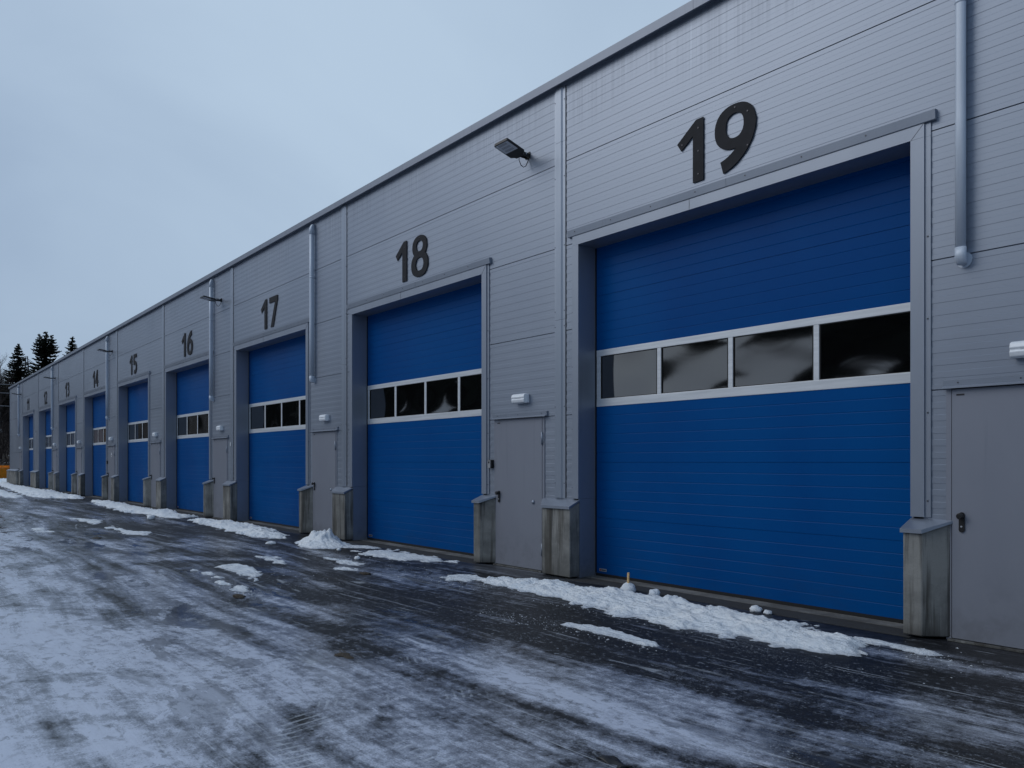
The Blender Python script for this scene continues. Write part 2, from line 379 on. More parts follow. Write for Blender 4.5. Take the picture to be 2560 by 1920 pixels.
# ------------------------------------------------------------------ mesh helpers
class MB:
    def __init__(s): s.v = []; s.f = []; s.mi = []; s.sm = []
    def face(s, idx, mi=0, sm=False): s.f.append(idx); s.mi.append(mi); s.sm.append(sm)
    def box(s, x0, x1, y0, y1, z0, z1, mi=0):
        i = len(s.v)
        s.v += [(x0, y0, z0), (x1, y0, z0), (x1, y1, z0), (x0, y1, z0), (x0, y0, z1), (x1, y0, z1), (x1, y1, z1), (x0, y1, z1)]
        for q in ((0, 3, 2, 1), (4, 5, 6, 7), (0, 1, 5, 4), (1, 2, 6, 5), (2, 3, 7, 6), (3, 0, 4, 7)):
            s.face([i + k for k in q], mi)
    def quad(s, a, b, c, d, mi=0):
        i = len(s.v); s.v += [a, b, c, d]; s.face([i, i + 1, i + 2, i + 3], mi)
    def prism_x(s, yz, x0, x1, mi=0, caps=True):      # closed cross-section in (y,z) swept along x
        i = len(s.v); n = len(yz)
        s.v += [(x0, y, z) for y, z in yz] + [(x1, y, z) for y, z in yz]
        for k in range(n):
            j = (k + 1) % n; s.face([i + k, i + j, i + n + j, i + n + k], mi)
        if caps: s.face([i + k for k in range(n)][::-1], mi); s.face([i + n + k for k in range(n)], mi)
    def prism_z(s, xy, z0, z1, mi=0, top=None):        # plan polygon swept up; top may be a function of y
        i = len(s.v); n = len(xy)
        s.v += [(x, y, z0) for x, y in xy] + [(x, y, z1 if top is None else top(y)) for x, y in xy]
        for k in range(n):
            j = (k + 1) % n; s.face([i + k, i + j, i + n + j, i + n + k], mi)
        s.face([i + k for k in range(n)][::-1], mi); s.face([i + n + k for k in range(n)], mi)
    def prism_y(s, xz, y0, y1, mi=0):
        i = len(s.v); n = len(xz)
        s.v += [(x, y0, z) for x, z in xz] + [(x, y1, z) for x, z in xz]
        for k in range(n):
            j = (k + 1) % n; s.face([i + k, i + j, i + n + j, i + n + k], mi)
        s.face([i + k for k in range(n)], mi); s.face([i + n + k for k in range(n)][::-1], mi)
    def tube(s, pts, rad, seg=8, mi=0, cap=True, sm=True):
        pts = [Vector(p) for p in pts]; n = len(pts)
        rads = rad if isinstance(rad, (list, tuple)) else [rad] * n
        base = len(s.v); up = Vector((0, 0, 1))
        for k, p in enumerate(pts):
            d = (pts[min(k + 1, n - 1)] - pts[max(k - 1, 0)]).normalized()
            a = d.cross(up)
            if a.length < 1e-3: a = d.cross(Vector((1, 0, 0)))
            a.normalize(); b = d.cross(a)
            for j in range(seg):
                an = 2 * math.pi * j / seg
                s.v.append(tuple(p + (a * math.cos(an) + b * math.sin(an)) * rads[k]))
        for k in range(n - 1):
            for j in range(seg):
                j2 = (j + 1) % seg
                s.face([base + k * seg + j, base + k * seg + j2, base + (k + 1) * seg + j2, base + (k + 1) * seg + j], mi, sm)
        if cap:
            s.face([base + j for j in range(seg)][::-1], mi); s.face([base + (n - 1) * seg + j for j in range(seg)], mi)
    def build(s, name, mats, parent=None, bevel=0.0, loc=None, fix=True):
        me = bpy.data.meshes.new(name)
        me.from_pydata(s.v, [], s.f)
        if not isinstance(mats, (list, tuple)): mats = [mats]
        for mm in mats: me.materials.append(M[mm] if isinstance(mm, str) else mm)
        me.polygons.foreach_set('material_index', s.mi); me.polygons.foreach_set('use_smooth', s.sm)
        if fix:
            bm = bmesh.new(); bm.from_mesh(me)
            bmesh.ops.recalc_face_normals(bm, faces=bm.faces[:]); bm.to_mesh(me); bm.free()
        me.update()
        o = bpy.data.objects.new(name, me); C.objects.link(o)
        if parent is not None: o.parent = parent
        if loc is not None: o.location = loc
        if bevel:
            md = o.modifiers.new('bevel', 'BEVEL'); md.width = bevel; md.segments = 2; md.limit_method = 'ANGLE'; md.angle_limit = R(40)
        return o

def thing(name, label, cat, loc=(0, 0, 0), rz=0.0, group=None):
    o = bpy.data.objects.new(name, None); C.objects.link(o)
    o.empty_display_size = 0.2
    o.location = loc; o.rotation_euler = (0, 0, rz)
    return tag(o, label, cat, group)
def tag(o, label=None, cat=None, group=None, kind=None):
    if label: o['label'] = label
    if cat: o['category'] = cat
    if group: o['group'] = group
    if kind: o['kind'] = kind
    return o
def copy_tree(o, parent=None):
    c = o.copy(); C.objects.link(c)
    if parent is not None: c.parent = parent
    for ch in list(o.children): copy_tree(ch, c)
    return c

# ------------------------------------------------------------------ building layout (metres; wall face y = 0)
def PX(k): return -7.13 - 6.0 * (19 - k)     # joint line at the left end of bay k
X_END = -61.0                                # far corner
X_RIGHT = PX(22)
OP0 = 0.25                                   # roller opening, left jamb
def op1(k): return 4.30 if k == 19 else 4.235
def sd0(k): return op1(k) + 0.325            # service door leaf
SDW = 0.99
HEAD = 4.25
Z_SILL, Z_WALLTOP = 0.995, 6.42
SEAM0, PAN = 2.09, 1.10

def profile(z0, z1):
    """face line of the ribbed sandwich panels between two heights, bottom to top"""
    pts = []
    T = SEAM0 - PAN
    while T < 7.0:
        up = []
        for j in range(10):
            up += [(T - .050 - .1055 * j, 0.0), (T - .0515 - .1055 * j, .0026), (T - .1020 - .1055 * j, .0026), (T - .105 - .1055 * j, 0.0)]
        up += [(T - .0052, 0.0), (T - .0048, .020)]
        up2 = [(T - PAN + .0048, .020), (T - PAN + .0052, 0.0)]
        pts += up + up2
        T += PAN
    pts = sorted(set(pts), key=lambda a: a[0])
    def yat(z):
        for (za, ya), (zb, yb) in zip(pts, pts[1:]):
            if za <= z <= zb: return ya + (yb - ya) * ((z - za) / max(zb - za, 1e-9))
        return 0.0
    out = [(yat(z0), z0)] + [(y, z) for z, y in pts if z0 + 1e-4 < z < z1 - 1e-4] + [(yat(z1), z1)]
    return out
def strip(mb, x0, x1, z0, z1):
    pr = profile(z0, z1); i = len(mb.v); n = len(pr)
    mb.v += [(x0, y, z) for y, z in pr] + [(x1, y, z) for y, z in pr]
    for k in range(n - 1): mb.face([i + k, i + n + k, i + n + k + 1, i + k + 1])

house = thing('warehouse', 'long grey metal clad industrial garage with blue roller doors', 'warehouse', (0, 0, 0))

for k in range(10, 22):
    mb = MB(); P = PX(k); x0 = P if k > 10 else X_END; x1 = P + 6.0
    roller = 11 <= k <= 19; service = k <= 19 and k != 11
    strip(mb, x0, x1, HEAD + .01 if roller else 2.13, Z_WALLTOP)
    if roller:
        strip(mb, x0, P + OP0 - .02, Z_SILL, HEAD + .01)
    r = P + op1(k) + .02 if roller else x0
    if service:
        if roller: strip(mb, r, x1, 2.13, HEAD + .01)
        strip(mb, r, P + sd0(k) - .03, Z_SILL, 2.13)
        strip(mb, P + sd0(k) + SDW + .03, x1, Z_SILL, 2.13)
    elif roller: strip(mb, r, x1, Z_SILL, HEAD + .01)
    else: strip(mb, x0, x1, 0.0, 2.13)
    mb.build('wall_panel', 'cladding', house, fix=False)

# plain walls at the ends and back, and the roof
mb = MB()
mb.box(X_END, X_END + .08, .02, 14, 0, 6.40); mb.box(X_RIGHT - .08, X_RIGHT, .02, 14, 0, 6.40)
mb.box(X_END + .08, X_RIGHT - .08, 13.9, 14, 0, 6.40)
mb.box(X_END + .08, X_RIGHT - .08, .40, .46, 0, 6.40)
mb.build('rear_wall', 'trim', house)
mb = MB(); mb.box(X_END + .02, X_RIGHT - .02, .26, 13.99, 6.402, 6.46); mb.build('roof', 'roofing', house)
mb = MB()
yz = [(.25, 6.515), (-.075, 6.500), (-.085, 6.492), (-.085, 6.386), (-.070, 6.380), (-.070, 6.402), (.0, 6.405), (.25, 6.405)]
xs = [X_END - .06]
while xs[-1] + 4.0 < X_RIGHT: xs.append(xs[-1] + 4.0)
xs.append(X_RIGHT + .02)
for a, b_ in zip(xs, xs[1:]): mb.prism_x(yz, a, b_ - .003)
mb.build('roof_edge_flashing', 'fascia', house)
mb = MB(); mb.box(X_END - .012, X_END + .07, -.012, .02, 1.0, 6.40); mb.box(X_END - .012, X_END, .02, .12, 1.0, 6.40)
mb.build('corner_trim', 'cover', house)

cover_me = None
for k in range(11, 22):
    P = PX(k)
    if cover_me is None:
        mb = MB()
        for za, zb in ((1.012, 3.34), (3.343, 5.66), (5.663, 6.376)):
            mb.prism_z([(-.205, 0), (-.205, -.008), (-.188, -.006), (-.180, -.018), (-.075, -.020), (-.050, -.008), (-.004, -.008), (-.004, 0)], za, zb)
        mb.box(-.004, .006, -.0045, -.0005, 1.012, 6.376, 1)
        for z in (1.2, 2.2, 3.25, 3.45, 4.3, 5.2, 6.2):
            for xx in (-.195, -.022): mb.box(xx - .005, xx + .005, -.013, -.006, z, z + .01, 2)
        o = mb.build('joint_cover', ['cover', 'gap', 'screw'], house); cover_me = o
    else:
        o = cover_me.copy(); C.objects.link(o); o.parent = house
    o.location = (P, 0, 0)

# ---- roller doors
def prof_door(z0, z1, joint_at):
    pts = [(.300, z0)]
    z = z0
    n = round((z1 - z0) / .1195)
    for j in range(1, n):
        zz = z0 + j * (z1 - z0) / n
        isj = any(abs(zz - q) < .05 for q in joint_at)
        if isj: pts += [(.300, zz - .0035), (.306, zz - .003), (.306, zz + .001), (.300, zz + .0015)]
        else: pts += [(.300, zz - .0065), (.3035, zz), (.300, zz + .003)]
    pts.append((.300, z1))
    return pts
def pane_mesh(w_, h_, seed, sag, mi_spacer=True):
    rnd = random.Random(seed); mb = MB(); nx, ny = 44, 28
    ph = [rnd.uniform(0, 6.28) for _ in range(4)]; am = [rnd.uniform(-.0006, .0006) for _ in range(4)]
    cx_, cz_ = rnd.uniform(-.12, .12), rnd.uniform(-.1, .1)
    for j in range(ny + 1):
        for i in range(nx + 1):
            u, v = 2 * i / nx - 1, 2 * j / ny - 1
            e = (1 - u ** 2) * (1 - v ** 2)
            d = sag * e * (1 + .8 * (u * cx_ + v * cz_)) + sag * .05 * math.sin(2.2 * u + ph[0]) * e
            mb.v.append((u * w_ / 2, d, v * h_ / 2))
    for j in range(ny):
        for i in range(nx):
            a = j * (nx + 1) + i; mb.face([a, a + 1, a + nx + 2, a + nx + 1], 0, True)
    return mb
for k in range(11, 20):
    P = PX(k); xl, xr = OP0, op1(k); rnd = random.Random(k)
    mb = MB()
    for z0, z1, js in ((.045, 2.195, (.755, 1.47)), (2.925, HEAD + .08, (3.64,))):
        pr = prof_door(z0, z1, js) + [(.345, z1), (.345, z0)]
        mb.prism_x(pr, xl + .013, xr - .006)
    door = mb.build('roller_door', 'door_blue', house, loc=(P, 0, 0))
    mb = MB(); L, Rr = xl + .013, xr - .006
    mb.box(L, Rr, .294, .345, 2.195, 2.295); mb.box(L, Rr, .294, .345, 2.845, 2.925)
    N = 4; pitch = (Rr - L - .07) / N
    edges = [L + .035 + pitch * i for i in range(N + 1)]
    for i, e in enumerate(edges):
        hw = .035 if i in (0, N) else .030
        mb.box(e - hw, e + hw, .2965, .345, 2.295, 2.845)
    mb.build('window_frame', 'aluminium', door, bevel=.004)
    for i in range(N):
        a, b_ = edges[i] + .035, edges[i + 1] - .035
        mat_p = 'pane_brown' if k == 14 else ('pane_grey' if k in (11, 12, 13) else 'pane_dark')
        pm = pane_mesh(b_ - a, .55, k * 10 + i, (.0085, .0080, .0070, .0105)[i] if k == 19 else (rnd.uniform(.0115, .0145) if k == 18 else rnd.uniform(.003, .006)))
        j0 = len(pm.v); g = .006
        o = pm.build('window_pane', [mat_p], door, loc=((a + b_) / 2, .312, 2.57), fix=False)
        sb = MB(); w2, h2 = (b_ - a) / 2, .275     # black glazing bead round the pane
        for (xa, xb, za, zb) in ((-w2, w2, -h2, -h2 + .008), (-w2, w2, h2 - .008, h2), (-w2, -w2 + .008, -h2 + .008, h2 - .008), (w2 - .008, w2, -h2 + .008, h2 - .008)):
            sb.box(xa, xb, .3005, .3095, za, zb)
        sb.build('glazing_bead', 'rubber', door, loc=((a + b_) / 2, 0, 2.57))
    mb = MB(); mb.box(xl + .002, xr - .002, .297, .33, .006, .0445); mb.box(xl + .001, xl + .012, .285, .345, .05, HEAD)
    mb.build('door_seal', 'rubber', door)
    if k >= 16:
        mb = MB(); bx = xl + .062
        mb.box(bx, bx + .125, .2955, .2995, .072, .108, 0); mb.box(bx + .01, bx + .032, .2935, .2965, .079, .101, 1)
        for q in range(6): mb.box(bx + .040 + q * .0125, bx + .0495 + q * .0125, .2935, .2965, .083, .097, 2)
        mb.build('maker_badge', ['badge_grey', 'red_mark', 'dark_mark'], door)
    # surround: outer trim, reveal, soffit
    mb = MB()
    def screws(mb, xs_, z, y): 
        for q in xs_: mb.box(q - .006, q + .006, y - .004, y + .004, z - .006, z + .006, 1)
    mb.box(xl - .105, xl, -.026, .299, 1.012, HEAD); mb.box(xl - .128, xl - .105, -.010, .0, 1.012, HEAD)
    mb.box(xl - .100, xl - .001, .0, .299, .004, 1.010)
    mb.box(xr, xr + .112, -.026, .299, 1.012, HEAD); mb.box(xr + .112, xr + .160, -.012, .0, 1.012, HEAD)
    mb.box(xr + .001, xr + .100, .0, .299, .004, 1.010)
    mb.box(xl - .105, xr + .112, -.0265, .299, HEAD + .0015, HEAD + .118); mb.box(xr + .112, xr + .160, -.0115, .0, HEAD + .0015, HEAD + .118)
    mb.box(xl + 1.72, xl + 1.724, -.0285, -.020, HEAD + .004, HEAD + .116, 1)
    # mitre line of the trim at the right head corner
    mb.prism_y([(xr + .002, HEAD + .002), (xr + .006, HEAD + .002), (xr + .110, HEAD + .116), (xr + .106, HEAD + .116)], -.0282, -.020, 1)
    for z in (1.15, 1.9, 2.7, 3.4): screws(mb, (xr + .136, xl - .117), z, -.0125)
    for xx, zz in ((xl, 3.42), (xr, 3.42)):
        pass
    sur = mb.build('door_surround', ['trim', 'screw'], house, loc=(P, 0, 0))
    mb = MB()
    for (xa, xb) in ((xl - .185, xl + 2.2), (xl + 2.203, xr + .205)):
        mb.prism_x([(-.0005, HEAD + .212), (-.046, HEAD + .203), (-.036, HEAD + .124), (-.033, HEAD + .120), (-.0005, HEAD + .120)], xa, xb)
    q = xl - .05
    while q < xr + .15: screws(mb, (q,), HEAD + .170, -.041); q += .62
    mb.build('drip_flashing', ['trim', 'screw'], sur)
    # sill
    mb = MB(); mb.box(xl + .001, xr - .001, .10, .36, .0, .0085, 0); mb.box(xl - .06, xr + .06, -.19, .10, .0, .0045, 1)
    mb.build('door_sill', ['sill_pale', 'apron'], house, loc=(P, 0, 0))

# ---- service doors
for k in [10] + list(range(12, 20)):
    P = PX(k); a = sd0(k); b_ = a + SDW
    mb = MB(); mb.box(a, b_ - .001, -.014, .04, .02, 2.085)
    leaf = mb.build('service_door', 'leaf_paint', house, loc=(P, 0, 0), bevel=.003)
    mb = MB()
    mb.box(a - .045, a - .005, -.010, .04, .0, 2.13); mb.box(b_ + .006, b_ + .045, -.010, .04, .0, 2.13); mb.box(a - .005, b_ + .006, -.010, .04, 2.093, 2.13)
    mb.box(a - .004, b_ + .004, .03, .05, .0, 2.092, 1)
    mb.box(a - .02, b_ + .02, -.05, .04, -.02, .014, 2)
    mb.build('door_frame', ['leaf_paint', 'gap', 'concrete'], leaf)
    for z in (1.80, .30):
        mb = MB(); mb.tube([(b_ + .004, -.020, z - .085), (b_ + .004, -.020, z + .085)], .011, 10)
        mb.box(b_ - .022, b_ + .030, -.0165, -.010, z - .05, z + .05)
        mb.build('hinge', 'trim', leaf)
    # lever plate with knob and lock cylinder
    mb = MB(); hx, hz = a + .078, .985
    pl = []
    for i in range(9): pl.append((hx + .021 * math.cos(math.pi * i / 8), hz + .062 + .021 * math.sin(math.pi * i / 8)))
    for i in range(9): pl.append((hx - .021 * math.cos(math.pi * i / 8), hz - .062 - .021 * math.sin(math.pi * i / 8)))
    mb.prism_y(pl, -.027, -.014)
    mb.tube([(hx, -.026, hz + .052), (hx, -.052, hz + .052)], .013, 12)
    mb.tube([(hx, -.050, hz + .052), (hx, -.054, hz + .052), (hx, -.072, hz + .052), (hx, -.077, hz + .052)], [.020, .026, .026, .020], 16)
    mb.tube([(hx, -.0265, hz - .035), (hx, -.031, hz - .035)], .008, 10, mi=1)
    mb.build('door_knob', ['black_metal', 'steel'], leaf)
    mb = MB(); mb.box(a + .035, a + .095, -.0165, -.0135, 2.030, 2.044); mb.build('maker_badge', 'dark_mark', leaf)
    if k in (17, 18):
        mb = MB(); cxk, czk = b_ - .175, .935
        mb.tube([(cxk, -.0135, czk), (cxk, -.024, czk), (cxk, -.034, czk), (cxk, -.038, czk)], [.030, .028, .018, .004], 16)
        mb.build('door_stop', 'trim', leaf)
    mb = MB(); mb.prism_x([(-.0005, 2.165), (-.027, 2.160), (-.024, 2.112), (-.062, 2.098), (-.062, 2.090), (-.026, 2.096), (-.0005, 2.096)], a - .062, b_ + .105)
    for q in (a + .05, a + .5, b_): mb.box(q - .005, q + .005, -.029, -.020, 2.132, 2.142, 1)
    mb.build('drip_flashing', ['trim', 'screw'], leaf)

# ---- concrete guard blocks with sheet caps
def block(plan, cap_plan):
    mb = MB(); mb.prism_z(plan, .022, 0, top=lambda y: .965 + .42 * y)
    o = mb.build('concrete_plinth', 'concrete', house, bevel=.010)
    mb = MB()
    top = lambda y: .998 + .40 * y
    n = len(cap_plan); i = len(mb.v)
    mb.v += [(x, y, top(y) - (.034 if y < -.01 else .02)) for x, y in cap_plan] + [(x, y, top(y)) for x, y in cap_plan]
    for q in range(n):
        j = (q + 1) % n; mb.face([i + q, i + j, i + n + j, i + n + q])
    mb.face([i + q for q in range(n)][::-1]); mb.face([i + n + q for q in range(n)])
    mb.build('metal_cap', 'trim', o)
D = -.175
for k in range(11, 20):
    P = PX(k); r = P + op1(k)
    if k == 11:
        e = PX(12) + OP0
        block([(r, 0), (r, D), (e, D), (e, 0)], [(r - .006, -.001), (r - .015, D - .025), (e + .012, D - .025), (e + .006, -.001)])
    else:
        block([(r, 0), (r, D), (r + .150, D), (r + .320, 0)], [(r - .006, -.001), (r - .015, D - .025), (r + .160, D - .025), (r + .345, -.001)])
for k in [10] + list(range(12, 20)):
    P = PX(k); s = P + sd0(k) + SDW; e = P + 6.0 + OP0
    if k == 19: e = P + 6.0
    block([(s + .012, 0), (s + .185, D), (e, D), (e, 0)], [(s - .005, -.001), (s + .180, D - .025), (e + .012, D - .025), (e + .004, -.001)])
s = PX(10) + sd0(10); e = X_END - .16
block([(e, 0), (e, D), (s - .19, D), (s - .012, 0)], [(e - .02, -.001), (e - .02, D - .025), (s - .18, D - .025), (s + .005, -.001)])

# ------------------------------------------------------------------ things on the wall
def rect_arc(w_, d_, rad, n=4):       # rounded rectangle in (x,y), y from -d_ to 0
    pts = []
    for cx_, cy_, a0 in ((w_ / 2 - rad, -rad * .3, 0), (-w_ / 2 + rad, -rad * .3, 90), (-w_ / 2 + rad, -d_ + rad, 180), (w_ / 2 - rad, -d_ + rad, 270)):
        for i in range(n + 1):
            an = R(a0 + 90 * i / n); rr = rad if a0 >= 180 else rad * .3
            pts.append((cx_ + rr * math.cos(an), cy_ + rr * math.sin(an)))
    return pts
def loft(mb, rings, mi=0, sm=True):
    base = len(mb.v); n = len(rings[0])
    for r_ in rings: mb.v += r_
    for a in range(len(rings) - 1):
        for j in range(n):
            j2 = (j + 1) % n
            mb.face([base + a * n + j, base + a * n + j2, base + (a + 1) * n + j2, base + (a + 1) * n + j], mi, sm)
    mb.face([base + j for j in range(n)][::-1], mi); mb.face([base + (len(rings) - 1) * n + j for j in range(n)], mi)
def make_pipe(label, x):
    t = thing('downpipe', label, 'downpipe', (x, 0, 3.10), 0, 'grey ducts running down the wall')
    sec = rect_arc(.082, .095, .030)
    mb = MB(); loft(mb, [[(a, b - .012, z) for a, b in sec] for z in (.10, 1.2, 2.2, 3.10)]); mb.build('pipe', 'duct', t)
    big = rect_arc(.089, .101, .032)
    mb = MB(); loft(mb, [[(a, b - .008, .135) for a, b in big], [(a, b - .008, .055) for a, b in big]] +
                    [[(a * (1 - .05 * q), (b - .008) * (1 - .13 * q), .055 - .055 * math.sin(q * .5)) for a, b in big] for q in (1, 2, 3)])
    mb.build('outlet', 'duct', t)
    mb = MB(); mb.prism_y([(.062 * math.cos(a_ * .3927), .050 + .072 * math.sin(a_ * .3927) * (1 if a_ > 8 else .8)) for a_ in range(16)], -.0035, -.0005)
    mb.build('wall_flange', 'duct', t)
    mb = MB(); loft(mb, [[(a, b - .008, 3.02) for a, b in big], [(a, b - .008, 3.14) for a, b in big]] +
                    [[(a * (1 - .04 * q), (b - .008) * (1 - .12 * q), 3.14 + .09 * math.sin(q * .4)) for a, b in big] for q in (1, 2, 3, 4)])
    mb.build('top_bend', 'duct', t)
    mb = MB(); loft(mb, [[(a * 1.06, b * 1.03 - .008, z) for a, b in rect_arc(.084, .097, .031)] for z in (2.13, 2.16)])
    mb.build('pipe_clip', 'duct', t)
    return t
pu = {19: -2.415, 17: -14.525, 16: -20.62, 14: -32.53, 12: -44.58, 10: -56.5}
pl_lab = {19: 'pale grey duct on the wall to the right of roller door 19', 17: 'grey duct between roller doors 17 and 18, no lamp in front of it',
          16: 'grey duct with a floodlight crossing it, between doors 16 and 17', 14: 'grey duct with a floodlight crossing it, between doors 14 and 15',
          12: 'grey duct with a floodlight crossing it, between doors 12 and 13', 10: 'farthest grey duct, near the corner left of number 11'}
for k, x in pu.items(): make_pipe(pl_lab[k], x)

def make_flood(label, x, z=5.68, tilt=15):
    t = thing('floodlight', label, 'floodlight', (x, 0, z), 0, 'black floodlights along the wall'); t.scale = (.93, .93, .93)
    mb = MB(); mb.box(-.05, .05, -.012, -.0005, -.045, .045); mb.box(-.045, -.035, -.15, -.010, -.035, .018); mb.box(.035, .045, -.15, -.010, -.035, .018)
    mb.tube([(-.055, -.14, -.01), (.055, -.14, -.01)], .012, 8, mi=0)
    mb.tube([(.0455, -.075, .0), (.052, -.075, .0)], .010, 8, mi=1); mb.tube([(.0455, -.14, -.01), (.062, -.14, -.01)], .009, 8, mi=1)
    mb.build('bracket', ['black_metal', 'steel'], t)
    # housing: tilted slab, its far end higher
    ca, sa = math.cos(R(tilt)), math.sin(R(tilt))
    def hp(u, v, w_): return (u, -.15 - v * ca + w_ * sa * 0, -.055 + v * sa + w_)
    mb = MB()
    outl = [(-.085, 0), (.085, 0), (.10, .03), (.155, .055), (.155, .375), (.14, .39), (-.14, .39), (-.155, .375), (-.155, .055), (-.10, .03)]
    i = len(mb.v); n = len(outl)
    mb.v += [hp(u, v, 0) for u, v in outl] + [hp(u * .96, v * .985 + .004, .034) for u, v in outl]
    for q in range(n):
        j = (q + 1) % n; mb.face([i + q, i + j, i + n + j, i + n + q])
    mb.face([i + q for q in range(n)]); mb.face([i + n + q for q in range(n)][::-1])
    for q in range(7):                                   # cooling fins on the back
        u = -.09 + q * .03
        i = len(mb.v)
        mb.v += [hp(u - .004, .08, .033), hp(u + .004, .08, .033), hp(u + .004, .36, .033), hp(u - .004, .36, .033), hp(u - .004, .10, .05), hp(u + .004, .10, .05), hp(u + .004, .34, .05), hp(u - .004, .34, .05)]
        for f_ in ((4, 5, 6, 7), (0, 1, 5, 4), (1, 2, 6, 5), (2, 3, 7, 6), (3, 0, 4, 7)): mb.face([i + g for g in f_])
    mb.build('lamp_housing', 'black_metal', t)
    mb = MB(); i = len(mb.v)
    ln = [(-.135, .17), (.135, .17), (.135, .372), (-.135, .372)]
    mb.v += [hp(u, v, -.004) for u, v in ln] + [hp(u, v, .002) for u, v in ln]
    for f_ in ((0, 1, 2, 3), (0, 4, 5, 1), (1, 5, 6, 2), (2, 6, 7, 3), (3, 7, 4, 0)): mb.face([i + g for g in f_])
    for rr in range(3):
        for cc in range(6):
            u, v = -.075 + cc * .03, .215 + rr * .065; i = len(mb.v)
            mb.v += [hp(u - .009, v - .02, -.0055), hp(u + .009, v - .02, -.0055), hp(u + .009, v + .02, -.0055), hp(u - .009, v + .02, -.0055)]; mb.face([i, i + 1, i + 2, i + 3], 1)
    mb.build('lens', ['lens', 'badge_grey'], t)
    mb = MB(); mb.tube([(-.01, -.16, -.03), (-.03, -.15, -.09), (-.02, -.12, -.16), (.0, -.09, -.19), (.02, -.06, -.17), (.02, -.02, -.09), (.015, -.001, -.04)], .006, 6)
    mb.build('cable', 'rubber', t)
for x, tl, lab in ((-7.88, 15, 'black floodlight nearest the camera, on the bare wall right of number 18'), (-20.02, 8, 'black floodlight in front of the duct between numbers 16 and 17'),
                   (-31.95, 8, 'black floodlight in front of the duct between numbers 14 and 15'), (-44.0, 6, 'black floodlight in front of the duct between numbers 12 and 13'),
                   (-55.85, 6, 'farthest black floodlight, by the duct near the far corner')):
    make_flood(lab, x, 5.69, tl)

def make_bulk(label, x, z=2.355):
    t = thing('bulkhead_lamp', label, 'wall lamp', (x, 0, z), 0, 'white lamps above the service doors')
    mb = MB(); mb.box(-.130, .140, -.035, -.0005, -.060, .060); mb.build('lamp_base', 'white_back', t, bevel=.006)
    mb = MB(); prof = [(-.034, -.064), (-.060, -.066), (-.090, -.052), (-.102, -.016), (-.093, -.004), (-.093, .004), (-.102, .016), (-.090, .052), (-.060, .066), (-.034, .064)]
    mb.prism_x(prof, -.138, .132)
    for q in range(9):
        pass
    mb.build('diffuser', 'white_plastic', t, bevel=.007)
    mb = MB()
    for q in range(12): mb.box(-.06 + q * .010, -.0545 + q * .010, -.0942, -.0925, -.003, .002)
    mb.build('lettering', 'badge_grey', t)
for k in [10] + list(range(12, 20)):
    lab = {19: 'white bulkhead lamp above the nearest service door, at the right', 18: 'white bulkhead lamp above the service door with a key box',
           17: 'white bulkhead lamp above the service door between 17 and 18', 16: 'white bulkhead lamp above the service door between 16 and 17',
           15: 'white bulkhead lamp above the service door between 15 and 16', 14: 'white bulkhead lamp above the service door with a white notice',
           13: 'white bulkhead lamp above the service door between 13 and 14', 12: 'white bulkhead lamp above the service door between 12 and 13',
           10: 'farthest white bulkhead lamp, left of roller door 11'}[k]
    make_bulk(lab, PX(k) + sd0(k) + .58)

def make_keybox(label, x, z):
    t = thing('key_box', label, 'key box', (x, 0, z), 0, 'black key boxes beside service doors')
    mb = MB(); mb.box(-.045, .045, -.058, -.0005, -.062, .062); mb.build('case', 'black_metal', t, bevel=.012)
    mb = MB(); mb.box(-.033, .033, -.0625, -.0575, -.058, .048); mb.build('cover_plate', 'key_face', t, bevel=.003)
    mb = MB(); mb.box(-.016, .016, -.0655, -.0615, .010, .038); mb.build('dial', 'black_metal', t, bevel=.002)
make_keybox('black key box with grey front beside service door right of 18', -8.675, 1.452)
make_keybox('small black key box beside the service door with the white notice', -32.66, 1.465)
mb = MB(); mb.box(-.055, .055, -.0175, -.0145, -.075, .075); mb.box(-.035, .035, -.0185, -.0174, .02, .05, 1); mb.box(-.04, .04, -.0182, -.0174, -.05, -.02, 2)
o = mb.build('notice', ['paper', 'badge_grey', 'sign_grey'], loc=(-32.02, 0, 1.75)); tag(o, 'small white paper notice stuck on the service door right of 14', 'notice')
mb = MB(); mb.box(-.02, .02, -.034, -.031, -.045, .045)
o = mb.build('sticker', 'paper', loc=(-19.26, 0, 1.93)); tag(o, 'tiny white sticker on the joint strip left of roller door 17', 'sticker')

